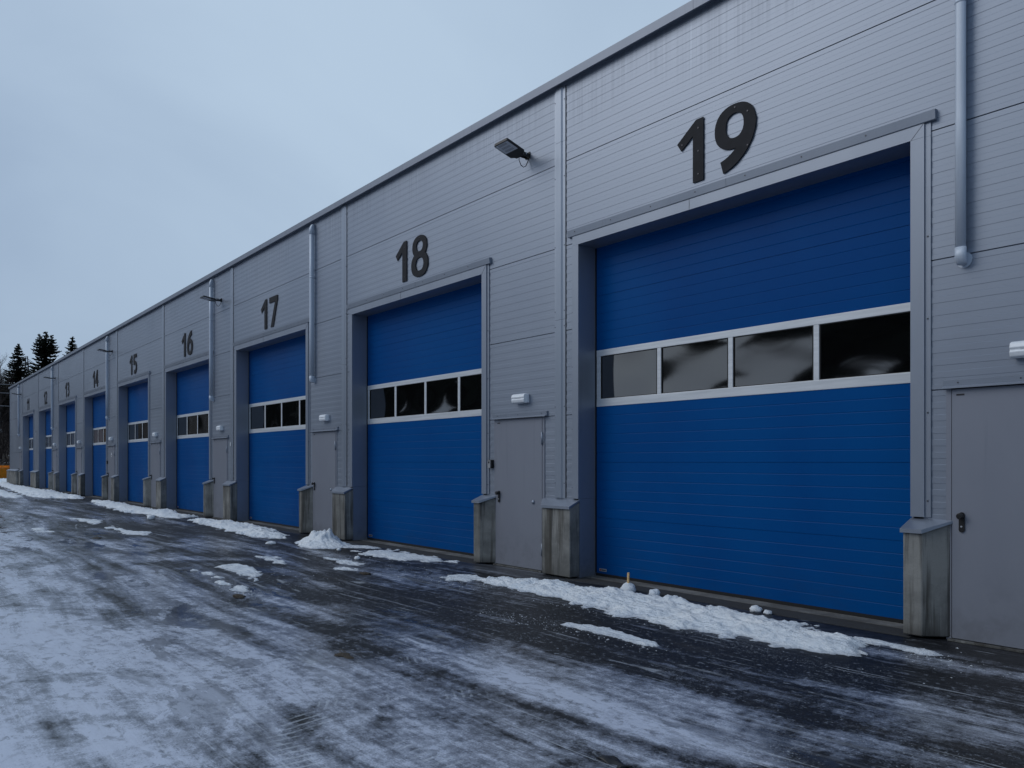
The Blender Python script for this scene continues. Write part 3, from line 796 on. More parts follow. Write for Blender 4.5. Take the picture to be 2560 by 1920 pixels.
# ------------------------------------------------------------------ door numbers
S, W_, H_ = .125, .50, .68
def ell(cx_, cz_, rx, rz_, a0, a1, n=26):
    return [(cx_ + rx * math.cos(R(a0 + (a1 - a0) * i / n)), cz_ + rz_ * math.sin(R(a0 + (a1 - a0) * i / n))) for i in range(n + 1)]
def stroke(pts, wd, closed=False):
    L_, R_ = [], []; n = len(pts)
    for i, p in enumerate(pts):
        if closed: a, b = pts[(i - 1) % n], pts[(i + 1) % n]
        else: a, b = pts[max(i - 1, 0)], pts[min(i + 1, n - 1)]
        dx, dz = b[0] - a[0], b[1] - a[1]; l = math.hypot(dx, dz) or 1
        nx_, nz_ = -dz / l * wd / 2, dx / l * wd / 2
        L_.append((p[0] + nx_, p[1] + nz_)); R_.append((p[0] - nx_, p[1] - nz_))
    return L_, R_
def band(mb, pts, wd, y0, y1, closed=False):
    L_, R_ = stroke(pts, wd, closed); n = len(pts); i = len(mb.v)
    mb.v += [(x, y0, z) for x, z in L_] + [(x, y0, z) for x, z in R_] + [(x, y1, z) for x, z in L_] + [(x, y1, z) for x, z in R_]
    m_ = n if closed else n - 1
    for k in range(m_):
        j = (k + 1) % n
        mb.face([i + k, i + j, i + n + j, i + n + k]); mb.face([i + 2 * n + k, i + 3 * n + k, i + 3 * n + j, i + 2 * n + j])
        mb.face([i + k, i + 2 * n + k, i + 2 * n + j, i + j]); mb.face([i + n + k, i + n + j, i + 3 * n + j, i + 3 * n + k])
    if not closed:
        mb.face([i, i + n, i + 3 * n, i + 2 * n]); mb.face([i + n - 1, i + 3 * n - 1, i + 4 * n - 1, i + 2 * n - 1])
YF, YB = -.016, -.006
def sell(cx_, cz_, rx, rz_, n=40, e=2.25):
    out = []
    for i in range(n):
        a_ = 2 * math.pi * i / n; c_, s_ = math.cos(a_), math.sin(a_)
        out.append((cx_ + rx * math.copysign(abs(c_) ** (2 / e), c_), cz_ + rz_ * math.copysign(abs(s_) ** (2 / e), s_)))
    return out
def ring(mb, O_, I_, y0, y1):
    n = len(O_); i = len(mb.v)
    mb.v += [(x, y0, z) for x, z in O_] + [(x, y0, z) for x, z in I_] + [(x, y1, z) for x, z in O_] + [(x, y1, z) for x, z in I_]
    for k in range(n):
        j = (k + 1) % n
        mb.face([i + k, i + j, i + n + j, i + n + k]); mb.face([i + 2 * n + k, i + 3 * n + k, i + 3 * n + j, i + 2 * n + j])
        mb.face([i + k, i + 2 * n + k, i + 2 * n + j, i + j]); mb.face([i + n + k, i + n + j, i + 3 * n + j, i + 3 * n + k])
def digit(ch):
    mb = MB(); h = S / 2
    def rot(p): return [(W_ - x, H_ - z) for x, z in p]
    if ch == '1': mb.prism_y([(.35, 0), (.35, H_), (.255, H_), (0, .485), (.055, .395), (.212, .515), (.212, 0)], YF, YB); return mb, .35
    if ch == '7': mb.prism_y([(0, .555), (0, H_), (.47, H_), (.47, .60), (.225, 0), (.075, 0), (.325, .555)], YF, YB); return mb, .47
    if ch == '8':
        ring(mb, sell(.25, .500, .218, .180), sell(.25, .507, .098, .088), YF, YB); ring(mb, sell(.25, .205, .250, .205), sell(.25, .208, .118, .108), YF - .0015, YB); return mb, .50
    if ch in '96':
        O_, I_ = sell(.245, .448, .245, .232), sell(.245, .455, .108, .128)
        tail = ell(-.02, .455, .452, .415, 2, -76, 18)
        if ch == '6': O_, I_, tail = rot(O_), rot(I_), rot(tail)
        ring(mb, O_, I_, YF, YB); band(mb, tail, .132, YF - .0015, YB); return mb, .50
    if ch == '5':
        mb.prism_y([(.09, .56), (.44, .56), (.44, H_), (.09, H_)], YF - .0015, YB)
        band(mb, [(.10, .67), (.085, .36)], .11, YF, YB)
        band(mb, [(.06, .375)] + ell(.215, .225, .19, .163, 100, -120, 26), S, YF - .003, YB); return mb, .48
    if ch == '4':
        mb.box(.29, .415, YF - .0015, YB, 0, H_); mb.box(0, .50, YF, YB, .14, .255); mb.prism_y([(.02, .255), (.14, .255), (.34, .60), (.34, H_), (.27, H_)], YF - .003, YB); return mb, .50
    if ch == '3':
        band(mb, [(.06, .575)] + ell(.21, .50, .155, .115, 110, -95, 20), S * .95, YF, YB)
        band(mb, [(.19, .385)] + ell(.21, .215, .19, .155, 85, -125, 24), S, YF - .0015, YB); return mb, .46
    if ch == '2':
        band(mb, [(.06, .56)] + ell(.21, .475, .165, .142, 120, -25, 20) + [(.26, .30), (.08, .08)], S, YF, YB); mb.box(0, .46, YF - .0015, YB, 0, .118); return mb, .46
cache = {}
words = {19: 'large dark grey number 19 above the nearest blue roller door', 18: 'large dark grey number 18 left of the nearest floodlight'}
for k in range(11, 20):
    P = PX(k); x0 = P + 1.80; t = thing('door_number', words.get(k, 'dark grey number %d above roller door' % k + ' %d' % k), 'number sign', (x0, 0, 4.535), 0, 'numbers above the roller doors')
    gap = .145 if k != 11 else .13; x = 0
    for ch in str(k):
        if ch not in cache:
            mb, wd = digit(ch)
            scr = {'1': ((.285, .08), (.285, .33), (.285, .58), (.07, .46))}.get(ch, ((.25, .64), (.40, .20), (.40, .55)) if ch in '98' else ())
            for (sx_, sz_) in scr: mb.box(sx_ - .007, sx_ + .007, YF - .005, YF, sz_ - .007, sz_ + .007, 1)
            cache[ch] = (mb, wd, None)
        mb, wd, o0 = cache[ch]
        if o0 is None:
            o = mb.build('digit', ['sign_grey', 'screw'], t); cache[ch] = (mb, wd, o)
        else: o = o0.copy(); C.objects.link(o); o.parent = t
        o.location = (x, 0, 0); x += wd + gap

# ------------------------------------------------------------------ ground
def grid_ground():
    mb = MB(); xs = [-420, -200, -120, -80, -60, -40, -20, 0, 20, 60, 150]; ys = [-260, -120, -60, -30, -10, 0, .4, 20, 60, 160, 300]
    for y in ys:
        for x in xs: mb.v.append((x, y, 0.0))
    n = len(xs)
    for j in range(len(ys) - 1):
        for i in range(n - 1): mb.face([j * n + i, j * n + i + 1, (j + 1) * n + i + 1, (j + 1) * n + i])
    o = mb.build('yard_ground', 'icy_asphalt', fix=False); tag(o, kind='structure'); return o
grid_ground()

def pip(x, y, poly):
    ins = False; n = len(poly); d = 1e9
    for i in range(n):
        (x1, y1), (x2, y2) = poly[i], poly[(i + 1) % n]
        if (y1 > y) != (y2 > y) and x < (x2 - x1) * (y - y1) / (y2 - y1) + x1: ins = not ins
        dx, dy = x2 - x1, y2 - y1; L2 = dx * dx + dy * dy or 1e-9
        tt = max(0, min(1, ((x - x1) * dx + (y - y1) * dy) / L2))
        d = min(d, math.hypot(x - x1 - tt * dx, y - y1 - tt * dy))
    return d if ins else -d
def snow(name, label, poly, hmax, step, seed, edge=.25, lump=.5, cat='snow', group=None, ragged=.05, peaks=()):
    x0, x1 = min(p[0] for p in poly) - .1, max(p[0] for p in poly) + .1
    y0, y1 = min(p[1] for p in poly) - .1, max(p[1] for p in poly) + .1
    sx_ = step[0]; sy_ = step[1]
    nx, ny = int((x1 - x0) / sx_) + 2, int((y1 - y0) / sy_) + 2
    mb = MB(); hs = {}; idx = {}
    for j in range(ny):
        for i in range(nx):
            x, y = x0 + i * sx_, y0 + j * sy_
            d = pip(x, y, poly)
            d += ragged * 2.2 * mnoise.fractal(Vector((x * 3.1, y * 4.2, seed)), 1.0, 2.0, 4) + ragged * .9 * mnoise.fractal(Vector((x * 11, y * 19, seed + 4)), .8, 2.0, 3)
            if d < -.25: continue
            if d > 0:
                e = min(1, d / edge); base = hmax * (1 - (1 - e) ** 2)
                big = mnoise.noise(Vector((x * 1.9, y * 2.6, seed * 3.1)))
                rid = 1 - abs(mnoise.noise(Vector((x * 2.6 + 9, y * 5.0, seed * 1.7)))) * 2
                sm = mnoise.fractal(Vector((x * 7, y * 9, seed)), .8, 2.0, 4)
                cr = 1 - abs(mnoise.fractal(Vector((x * 4.2, y * 12, seed * 2.3)), .8, 2.1, 6)) * 1.9
                h = base * (1 + lump * (.55 * big + .45 * rid - .1)) + base * lump * (.40 * sm + .60 * (cr - .55))
                h = max(h, .004 * e)
                for (px_, py_, ph_, pr_) in peaks:
                    g = math.hypot(x - px_, y - py_) / pr_
                    if g < 1: h += ph_ * (1 - g) ** 1.4 * (1 + .5 * sm) * e
            else: h = d * .30
            hs[(i, j)] = h
    for j in range(ny):
        for i in range(nx):
            if (i, j) in hs: idx[(i, j)] = len(mb.v); mb.v.append((x0 + i * sx_, y0 + j * sy_, hs[(i, j)] + .001))
    for j in range(ny - 1):
        for i in range(nx - 1):
            q = [(i, j), (i + 1, j), (i + 1, j + 1), (i, j + 1)]
            if all(c in idx for c in q) and max(hs[c] for c in q) > 0: mb.face([idx[c] for c in q], 0, True)
    o = mb.build(name, 'snow', fix=False); tag(o, label, cat, group); return o
A = [(-7.6, -1.1), (-7.55, -.72), (-7.16, -.53), (-6.76, -.49), (-6.39, -.50), (-6.08, -.45), (-5.8, -.38), (-5.38, -.34), (-4.99, -.34), (-4.4, -.40), (-4.05, -.42), (-3.63, -.47), (-3.38, -.53), (-3.19, -.58), (-2.97, -.64), (-2.82, -.76), (-2.76, -1.07), (-2.98, -1.27), (-3.23, -1.27), (-3.43, -1.27), (-3.74, -1.31), (-4.01, -1.42), (-4.35, -1.38), (-4.62, -1.31), (-4.79, -1.35), (-5.07, -1.34), (-5.42, -1.28), (-5.74, -1.26), (-6.14, -1.20), (-6.52, -1.18), (-6.84, -1.18)]
snow('snow_bank', 'long lumpy snow bank in front of roller door 19', A, .048, (.016, .014), 3, .32, .75, 'snow bank', 'snow banks along the wall', .075, peaks=((-5.75, -.50, .04, .3), (-4.95, -.52, .08, .20), (-6.6, -.7, .025, .4), (-4.2, -.75, .03, .5), (-3.6, -.95, .02, .4)))
pile = [(-13.3, -1.02), (-13.42, -.71), (-13.17, -.55), (-13.03, -.40), (-12.85, -.33), (-12.5, -.38), (-12.15, -.46), (-11.95, -.7), (-11.9, -.9), (-11.95, -1.05), (-12.1, -1.18), (-12.5, -1.2), (-12.9, -1.1)]
snow('snow_pile', 'pointed heap of snow left of roller door 18', pile, .04, (.022, .02), 8, .3, .6, 'snow pile', None, .05, peaks=((-12.66, -.70, .20, .66), (-12.42, -.72, .09, .25), (-13.0, -.82, .05, .35)))
snow('snow_sheet', 'thin sheet of snow beside the pointed heap', [(-12.0, -.75), (-12.2, -.42), (-11.9, -.24), (-11.27, -.19), (-11.61, -.42), (-11.68, -.60)], .012, (.03, .025), 5, .1, .4, 'snow patch', None, .06)
snow('snow_sheet', 'flat sheet of snow in front of roller door 18', [(-11.3, -.80), (-11.1, -.55), (-11.0, -.25), (-10.56, -.21), (-9.56, -.30), (-9.1, -.37), (-9.39, -.48), (-9.67, -.60), (-9.89, -.78), (-10.1, -.88), (-10.52, -.83), (-10.83, -.92)], .016, (.03, .025), 6, .12, .4, 'snow patch', None, .10)
CB = [(-19.95, -.78), (-20.1, -.45), (-19.3, -.38), (-18.51, -.28), (-17.63, -.24), (-16.47, -.30), (-15.63, -.36), (-14.6, -.58), (-13.97, -.9), (-14.43, -1.02), (-14.75, -1.18), (-15.69, -1.15), (-16.73, -1.10), (-18.08, -.97), (-19.15, -.92)]
snow('snow_bank', 'rounded snow bank in front of roller door 17', CB, .065, (.03, .022), 11, .3, .6, 'snow bank', 'snow banks along the wall', .07, peaks=((-16.8, -.6, .05, .6), (-17.8, -.6, .05, .5), (-15.4, -.75, .05, .5)))
DB = [(-32.33, -.64), (-31.22, -.34), (-28.66, -.3), (-26.72, -.38), (-24.43, -.42), (-23.6, -.35), (-22.83, -.3), (-21.23, -.40), (-20.88, -.75), (-21.21, -.98), (-22.52, -1.05), (-23.74, -1.13), (-24.68, -1.24), (-27.33, -1.1), (-29.94, -.92)]
snow('snow_bank', 'low snow bank stretching in front of roller doors 15 and 16', DB, .075, (.08, .05), 13, .3, .6, 'snow bank', 'snow banks along the wall', .10, peaks=((-22.6, -.7, .07, .7),))
EB = [(-75, 0.3), (-73, 1.2), (-66, 1.0), (-62.5, .3), (-57.5, -.35), (-52.4, -.42), (-50, -.3), (-45.8, -.42), (-44, -.3), (-41.1, -.4), (-37.5, -.4), (-35.5, -.35), (-34.3, -.6), (-34.6, -.9), (-35.6, -1.1), (-36, -1.5), (-37.6, -1.83), (-42.4, -1.65), (-49.6, -1.3), (-59.5, -.9), (-66, -.6)]
snow('snow_bank', 'far snow bank in front of roller doors 11 to 14', EB, .11, (.16, .06), 23, .45, .6, 'snow bank', 'snow banks along the wall', .12, peaks=((-40.5, -.8, .10, .9), (-67, .4, .12, 1.5)))
FB = [(-58, -2.1), (-51, -1.85), (-45.1, -1.95), (-39.1, -2.10), (-37.3, -2.27), (-36.87, -2.5), (-37.65, -2.69), (-39.64, -2.74), (-44, -2.75), (-52, -2.7)]
snow('snow_bank', 'flat tongue of snow at the far left, away from the wall', FB, .05, (.15, .06), 19, .3, .5, 'snow bank', 'snow banks along the wall', .12)
PT = [
 ('thin white strip of snow in front of the bank at door 19', [(-5.0, -2.03), (-4.8, -1.92), (-4.43, -1.92), (-3.97, -2.05), (-4.13, -2.09), (-4.48, -2.06), (-4.76, -2.10)]),
 ('broken crust of snow between door 18 and the long bank', [(-8.07, -1.33), (-8.17, -1.03), (-7.89, -.86), (-7.6, -1.0), (-7.6, -1.27), (-7.81, -1.37)]),
 ('small white snow scrap at the foot of the nearest concrete block', [(-3.05, -.54), (-2.8, -.52), (-2.45, -.53), (-2.43, -.66), (-2.64, -.67), (-2.9, -.63)]),
 ('narrow snow strip on the asphalt in front of the pointed heap', [(-10.95, -1.55), (-10.6, -1.46), (-10.26, -1.45), (-9.86, -1.47), (-9.80, -1.66), (-10.18, -1.65), (-10.53, -1.62)]),
 ('short snow streak nearer than the narrow strip', [(-9.75, -1.92), (-9.63, -1.84), (-9.35, -1.88), (-9.42, -1.95)]),
 ('large jagged snow patch in the middle of the yard', [(-10.91, -3.18), (-11.01, -2.82), (-10.54, -2.83), (-10.21, -2.9), (-9.67, -3.06), (-9.27, -3.27), (-9.65, -3.17), (-10.1, -3.20), (-10.45, -3.2)]),
 ('thin snow streak left of the large jagged patch', [(-10.75, -3.53), (-10.51, -3.45), (-9.85, -3.50), (-10.23, -3.57)]),
 ('thin snow streak nearer than the large jagged patch', [(-9.55, -3.64), (-9.1, -3.54), (-8.58, -3.59), (-8.79, -3.69)]),
 ('curved snow streak behind the large jagged patch', [(-11.7, -2.32), (-11.43, -2.13), (-10.44, -2.29), (-10.6, -2.36), (-11.21, -2.32)]),
 ('pointed white patch far left, in line with door 16', [(-22.72, -2.95), (-22.16, -2.67), (-21.45, -2.57), (-20.64, -2.67), (-20.04, -2.95), (-21.14, -2.94)]),
 ('fringed white patch right of the pointed one', [(-18.99, -2.92), (-19.29, -2.68), (-18.14, -2.76), (-17.59, -2.63), (-17.03, -2.48), (-16.6, -2.75), (-16.89, -2.93), (-18.01, -2.88)]),
 ('small split white patch at the far left of the yard', [(-19.85, -4.22), (-19.95, -4.05), (-19.03, -4.07), (-18.5, -4.05), (-18.68, -4.26)]),
]
for i, (lab, pg) in enumerate(PT):
    far = pg[0][0] < -15
    snow('snow_patch', lab, pg, .012, (.04, .022) if far else (.016, .012), 30 + i, .05, .8, 'snow patch', 'thin snow patches on the yard', .05 if not far else .07)
def clod(name, label, cat, x, y, r_, seed, mname='snow', squash=.75, z=0.0, group=None, el=1.2, am=.28):
    mb = MB(); nu, nv = 14, 9
    for j in range(nv + 1):
        for i in range(nu):
            th, ph = math.pi * j / nv, 2 * math.pi * i / nu
            d = Vector((math.sin(th) * math.cos(ph), math.sin(th) * math.sin(ph), math.cos(th)))
            rr = r_ * (1 + am * mnoise.fractal(d * 1.6 + Vector((seed, 0, 0)), 1, 2, 3))
            mb.v.append((d.x * rr * el, d.y * rr, d.z * rr * squash))
    for j in range(nv):
        for i in range(nu):
            i2 = (i + 1) % nu; mb.face([j * nu + i, j * nu + i2, (j + 1) * nu + i2, (j + 1) * nu + i], 0, True)
    o = mb.build(name, mname, loc=(x, y, z + r_ * squash * .6), fix=True); tag(o, label, cat, group); return o
gS = 'loose snow lumps'
clod('snow_lump', 'round snow lump at the foot of roller door 19, beyond the bank', 'snow lump', -4.22, -.21, .052, 1, group=gS)
clod('snow_lump', 'smaller snow lump beside the round one before door 19', 'snow lump', -4.08, -.22, .036, 2, group=gS)
clod('snow_lump', 'snow lump on the back edge of the bank, right of the stick', 'snow lump', -5.42, -.30, .06, 3, z=.01, group=gS)
clod('snow_lump', 'snow lump holding the wooden stick upright', 'snow lump', -5.80, -.30, .075, 4, z=-.02, squash=1.0, group=gS)
clod('snow_lump', 'single snow ball on the asphalt left of door 17 bank', 'snow lump', -21.0, -1.45, .10, 5, group=gS)
clod('snow_lump', 'low icy lump on the asphalt left of the pointed heap', 'snow lump', -13.3, -1.42, .09, 6, squash=.35, group=gS)
clod('snow_lump', 'tiny snow lump behind the narrow strip', 'snow lump', -10.35, -1.28, .045, 7, group=gS)
clod('snow_lump', 'tiny snow crumb left of the flat sheet at door 18', 'snow lump', -11.6, -.95, .035, 9, group=gS)
# icy crumbs scattered on the asphalt: far too many to count
mb = MB(); rnd = random.Random(5)
for _ in range(1300):
    c = rnd.choice(((-4.7, -2.15, .75, .14), (-5.4, -2.25, .6, .15), (-9.9, -1.3, 1.2, .35), (-7.7, -1.4, .8, .3), (-9.3, -2.6, 1.3, .4), (-5.2, -1.45, 2.3, .10), (-12.5, -1.6, 1.4, .4), (-2.4, -.75, .5, .25), (-17, -1.4, 3, .3), (-8.6, -3.7, .6, .15)))
    x, y = rnd.gauss(c[0], c[2] * .6), rnd.gauss(c[1], c[3] * .6)
    if y > -.22: continue
    s_ = abs(rnd.gauss(0, .0032)) + .0018; i = len(mb.v); a = rnd.random() * 6
    mb.v += [(x + s_ * math.cos(a + q * 2.1) * 1.6, y + s_ * math.sin(a + q * 2.1), .0008) for q in range(3)] + [(x, y, s_ * .8)]
    for q in range(3): mb.face([i + q, i + (q + 1) % 3, i + 3])
o = mb.build('ice_crumbs', 'snow', fix=True); tag(o, 'fine icy crumbs scattered on the dark asphalt', 'ice crumbs', kind='stuff')

mb = MB(); mb.prism_z([(-.0125, -.009), (.0125, -.009), (.011, .009), (-.012, .009)], 0, .17)
o = mb.build('wooden_stick', 'wood', loc=(-5.80, -.30, .05)); o.rotation_euler = (0, R(2), 0); tag(o, 'short pale wooden stick poking up from a snow lump', 'stick')
# dropped glove-like black scrap
mb = MB(); nx, ny = 10, 6
for j in range(ny + 1):
    for i in range(nx + 1):
        u, v = i / nx, j / ny; ww = .035 * (1.2 - .75 * abs(u - .25) if u < .7 else .75 + .6 * (u - .7))
        mb.v.append((u * .17 - .085 + .02 * v, (v - .5) * 2 * ww, .006 + .012 * math.sin(u * 7) * math.sin(v * 3 + 1) ** 2 + .006 * (1 - abs(2 * v - 1))))
for j in range(ny):
    for i in range(nx): a = j * (nx + 1) + i; mb.face([a, a + 1, a + nx + 2, a + nx + 1], 0, True)
o = mb.build('fabric_scrap', 'leather', loc=(-2.56, -4.085, .0), fix=False); md = o.modifiers.new('thick', 'SOLIDIFY'); md.thickness = .005
o.rotation_euler = (0, 0, R(-5)); tag(o, 'crumpled black scrap lying on the ice at the bottom edge', 'scrap')
def mk_dirt():
    m, t, b = mat('soil'); p = wpos(t); n = t.noise(p, 30, 5, .7)
    t.put(b.inputs['Base Color'], t.mix(n, (0.022, 0.016, 0.010), (0.075, 0.058, 0.040))); b.inputs['Roughness'].default_value = .9
    t.put(b.inputs['Normal'], t.bump(n, .6, .02)); M['soil'] = m
mk_dirt()
clod('dirt_clod', 'brown clod of frozen dirt in the middle foreground', 'dirt', -5.28, -4.13, .060, 21, 'soil', .22, -.012, 'frozen dirt clods', 1.9, .75)
clod('dirt_clod', 'flat brown dirt smear trailing left of the foreground clod', 'dirt', -5.44, -4.07, .036, 25, 'soil', .20, -.010, 'frozen dirt clods', 1.9, .75)
clod('dirt_clod', 'small brown dirt clod near the snow strips at door 18', 'dirt', -8.95, -1.92, .06, 22, 'soil', .3, -.01, 'frozen dirt clods', 1.9, .75)
clod('dirt_clod', 'brown dirt clod beside the thin snow streaks in mid yard', 'dirt', -8.35, -3.82, .06, 23, 'soil', .3, -.01, 'frozen dirt clods', 1.9, .75)
clod('dirt_clod', 'far brown dirt clod near the fringed white patch', 'dirt', -16.5, -3.6, .075, 24, 'soil', .20, -.01, 'frozen dirt clods', 1.9, .75)

# ------------------------------------------------------------------ trees
def spruce_mesh(h, rbase, seed, z_low=1.0, dens=1.0, leaders=((0, 0, 1.0),)):
    rnd = random.Random(seed); mb = MB()
    for (lx, ly, lh) in leaders:
        top = h * lh; z = z_low if (lx == 0 and ly == 0) else h * .86
        while z < top - .12:
            fr = (top - z) / h
            rad = rbase * (fr ** .82) * (1 if (lx == 0 and ly == 0) or len(leaders) == 1 else .9)
            nb = max(5, int((6 + 7 * min(1, fr * 2)) * dens))
            a0 = rnd.random() * 6.28
            for q in range(nb):
                if rnd.random() < .10: continue
                an = a0 + 6.283 * q / nb + rnd.uniform(-.25, .25)
                L_ = rad * rnd.uniform(.72, 1.12) + .10
                d = Vector((math.cos(an), math.sin(an), 0)); sd = Vector((-d.y, d.x, 0))
                droop = rnd.uniform(.28, .50) + .15 * fr; seg = 6
                P0 = Vector((lx, ly, z + rnd.uniform(-.15, .15)))
                prev = None
                for s_ in range(seg + 1):
                    u = s_ / seg
                    p = P0 + d * (L_ * u) + Vector((0, 0, -droop * L_ * u + .42 * L_ * u ** 2.3))
                    wd = (.11 + .16 * L_) * (1 - u) ** .7 * (.5 + u) * rnd.uniform(.7, 1.3) + .015
                    hang = .10 + .12 * L_ * (1 - u) * rnd.uniform(.6, 1.4)
                    i = len(mb.v)
                    mb.v += [tuple(p + Vector((0, 0, .03))), tuple(p + sd * wd + Vector((0, 0, -hang * .55))), tuple(p - sd * wd + Vector((0, 0, -hang * .55))), tuple(p + Vector((0, 0, -hang)) + sd * rnd.uniform(-.05, .05))]
                    if prev is not None:
                        if rnd.random() < .93: mb.face([prev, i, i + 1, prev + 1])
                        if rnd.random() < .93: mb.face([prev, prev + 2, i + 2, i])
                        mb.face([prev, i, i + 3, prev + 3] if s_ % 2 else [prev, i, i + 3])
                    prev = i
            z += (.16 + .20 * min(1, fr * 2.2)) * rnd.uniform(.8, 1.2) / max(dens, .6)
        mb.tube([(lx, ly, top - .9), (lx, ly, top)], [.035, .008], 5)
    return mb
def trunk_mesh(h, r_, leaders=()):
    mb = MB(); mb.tube([(0, 0, -.3), (0, 0, h * .3), (0, 0, h * .7), (0, 0, h * .96)], [r_, r_ * .75, r_ * .4, .03], 9)
    for (lx, ly, lh) in leaders:
        if lx or ly: mb.tube([(0, 0, h * .72), (lx * .7, ly * .7, h * .80), (lx, ly, h * lh * .98)], [.08, .06, .02], 6)
    return mb
def spruce(label, x, y, z, h, rb, seed, leaders=((0, 0, 1.0),), zl=1.0):
    t = thing('spruce_tree', label, 'tree', (x, y, z), 0, 'spruces beyond the far end')
    trunk_mesh(h, .24, leaders).build('trunk', 'bark', t)
    spruce_mesh(h, rb, seed, zl, 1.0, leaders).build('crown', 'needles', t, fix=False)
lead3 = ((0, 0, 1.0), (-.15, -.62, .985), (.1, .66, .98))
spruce('tall broad dark spruce with a forked top behind the building', -110.3, 9.3, 0, 17.8, 6.0, 2, lead3)
spruce('dark spruce with a single spire at the left end of the roof', -100.6, 5.2, 0, 14.7, 4.6, 4)
spruce('slim spruce top showing alone above the roof edge', -119.5, 13.8, 0, 18.9, 5.0, 6)

def bare_mesh(h, seed, spread=.5):
    rnd = random.Random(seed); tr, br = MB(), MB()
    pts = [Vector((0, 0, -.3))]; lean = Vector((rnd.uniform(-.05, .05), rnd.uniform(-.05, .05), 1))
    n = 9
    for i in range(1, n + 1): pts.append(pts[-1] + Vector((lean.x + rnd.uniform(-.05, .05), lean.y + rnd.uniform(-.05, .05), 1)) * (h / n))
    rb = .012 * h
    tr.tube(pts, [rb * (1 - .92 * i / n) for i in range(n + 1)], 6)
    def branch(mb, p, d, L_, r_, lev):
        q = [p]; dd = d.normalized()
        for i in range(4):
            dd = (dd + Vector((rnd.uniform(-.22, .22), rnd.uniform(-.22, .22), rnd.uniform(-.05, .22)))).normalized(); q.append(q[-1] + dd * L_ / 4)
        mb.tube(q, [r_, r_ * .75, r_ * .55, r_ * .35, r_ * .15], 3, cap=False, sm=False)
        if lev < 2:
            for i in (1, 2, 3, 4, 2, 3)[:6 if lev == 0 else 4]:
                e = (dd + Vector((rnd.uniform(-1, 1), rnd.uniform(-1, 1), rnd.uniform(-.2, .7)))).normalized()
                branch(mb, q[i], e, L_ * rnd.uniform(.35, .6), r_ * .5, lev + 1)
    for i in range(24):
        f_ = rnd.uniform(.25, .98); k = f_ * n; a = int(k); p = pts[a].lerp(pts[min(a + 1, n)], k - a)
        an = rnd.random() * 6.28
        branch(br, p, Vector((math.cos(an) * spread, math.sin(an) * spread, .55)), h * (.30 * (1 - f_) + .07), rb * .38 * (1.1 - f_) + .008, 0)
    return tr, br
bare_src = []
for i in range(3):
    t = thing('bare_tree', 'tall bare tree whose thin twigs rise left of the spruces', 'tree', (-98 - 3 * i, .5 + i, 0), 0, 'bare trees at the far left')
    a, b_ = bare_mesh(12.5 + i * .8, 50 + i); a.build('trunk', 'birch', t); b_.build('crown', 'twigs', t, fix=False)
    bare_src.append(t)
rnd = random.Random(12)
spots = [(-96, -1.5), (-101, 1.2), (-104, 3.5), (-97, 3.0), (-107, 5.0), (-111, 6.0), (-103, .0), (-113, 8.2), (-92, 1.5), (-118, 11.2), (-108, 2.5), (-115, 7.0), (-99, .6), (-102, 2.4), (-105, 1.0), (-106, 4.2), (-95, .3), (-110, 3.6), (-112, 5.2), (-109, 7.4), (-100, -.6), (-116, 9.0), (-120, 9.5), (-114, 4.4)]
for i, (x, y) in enumerate(spots):
    if i < 3: bare_src[i].location = (x, y, 0); continue
    c = copy_tree(bare_src[i % 3]); c.location = (x, y, 0); c.rotation_euler = (0, 0, rnd.random() * 6.28); s_ = rnd.uniform(.85, 1.1); c.scale = (s_, s_, s_)
    c['label'] = 'tall bare tree whose thin twigs rise left of the spruces'

# hillside behind the far end, and its tangle of bushes
mb = MB(); nx, ny = 30, 40
for j in range(ny + 1):
    for i in range(nx + 1):
        x = -80 - 60 * i / nx; y = -26 + 70 * j / ny
        d = max(0, (-x - 82)); h = min(8.5, d * .34) * (1 + .2 * mnoise.noise(Vector((x * .1, y * .1, 0)))) - .05
        mb.v.append((x, y, h))
for j in range(ny):
    for i in range(nx): a = j * (nx + 1) + i; mb.face([a, a + 1, a + nx + 2, a + nx + 1], 0, True)
o = mb.build('hillside', 'hill_ground', fix=True); tag(o, kind='structure')
mb = MB(); rnd = random.Random(77)
for _ in range(3600):
    x = -80 - rnd.random() ** .8 * 38; y = rnd.uniform(-14, 22)
    z0 = max(0, min(8.5, (-x - 82) * .34)) - .2
    hh = rnd.uniform(1.2, 5.0); p = Vector((x, y, z0)); q = [p]; d = Vector((rnd.uniform(-.35, .35), rnd.uniform(-.35, .35), 1)).normalized()
    for s_ in range(3): d = (d + Vector((rnd.uniform(-.3, .3), rnd.uniform(-.3, .3), 0))).normalized(); q.append(q[-1] + d * hh / 3)
    mb.tube(q, [.045, .035, .02, .006], 3, cap=False, sm=False)
    for s_ in range(4):
        e = q[1].lerp(q[3], rnd.random()); f_ = e + Vector((rnd.uniform(-.9, .9), rnd.uniform(-.9, .9), rnd.uniform(.1, .9))); mb.tube([e, f_], [.018, .005], 3, cap=False, sm=False)
o = mb.build('thicket', 'twigs', fix=False); tag(o, 'dark tangle of leafless bushes on the slope at far left', 'bushes', kind='stuff')

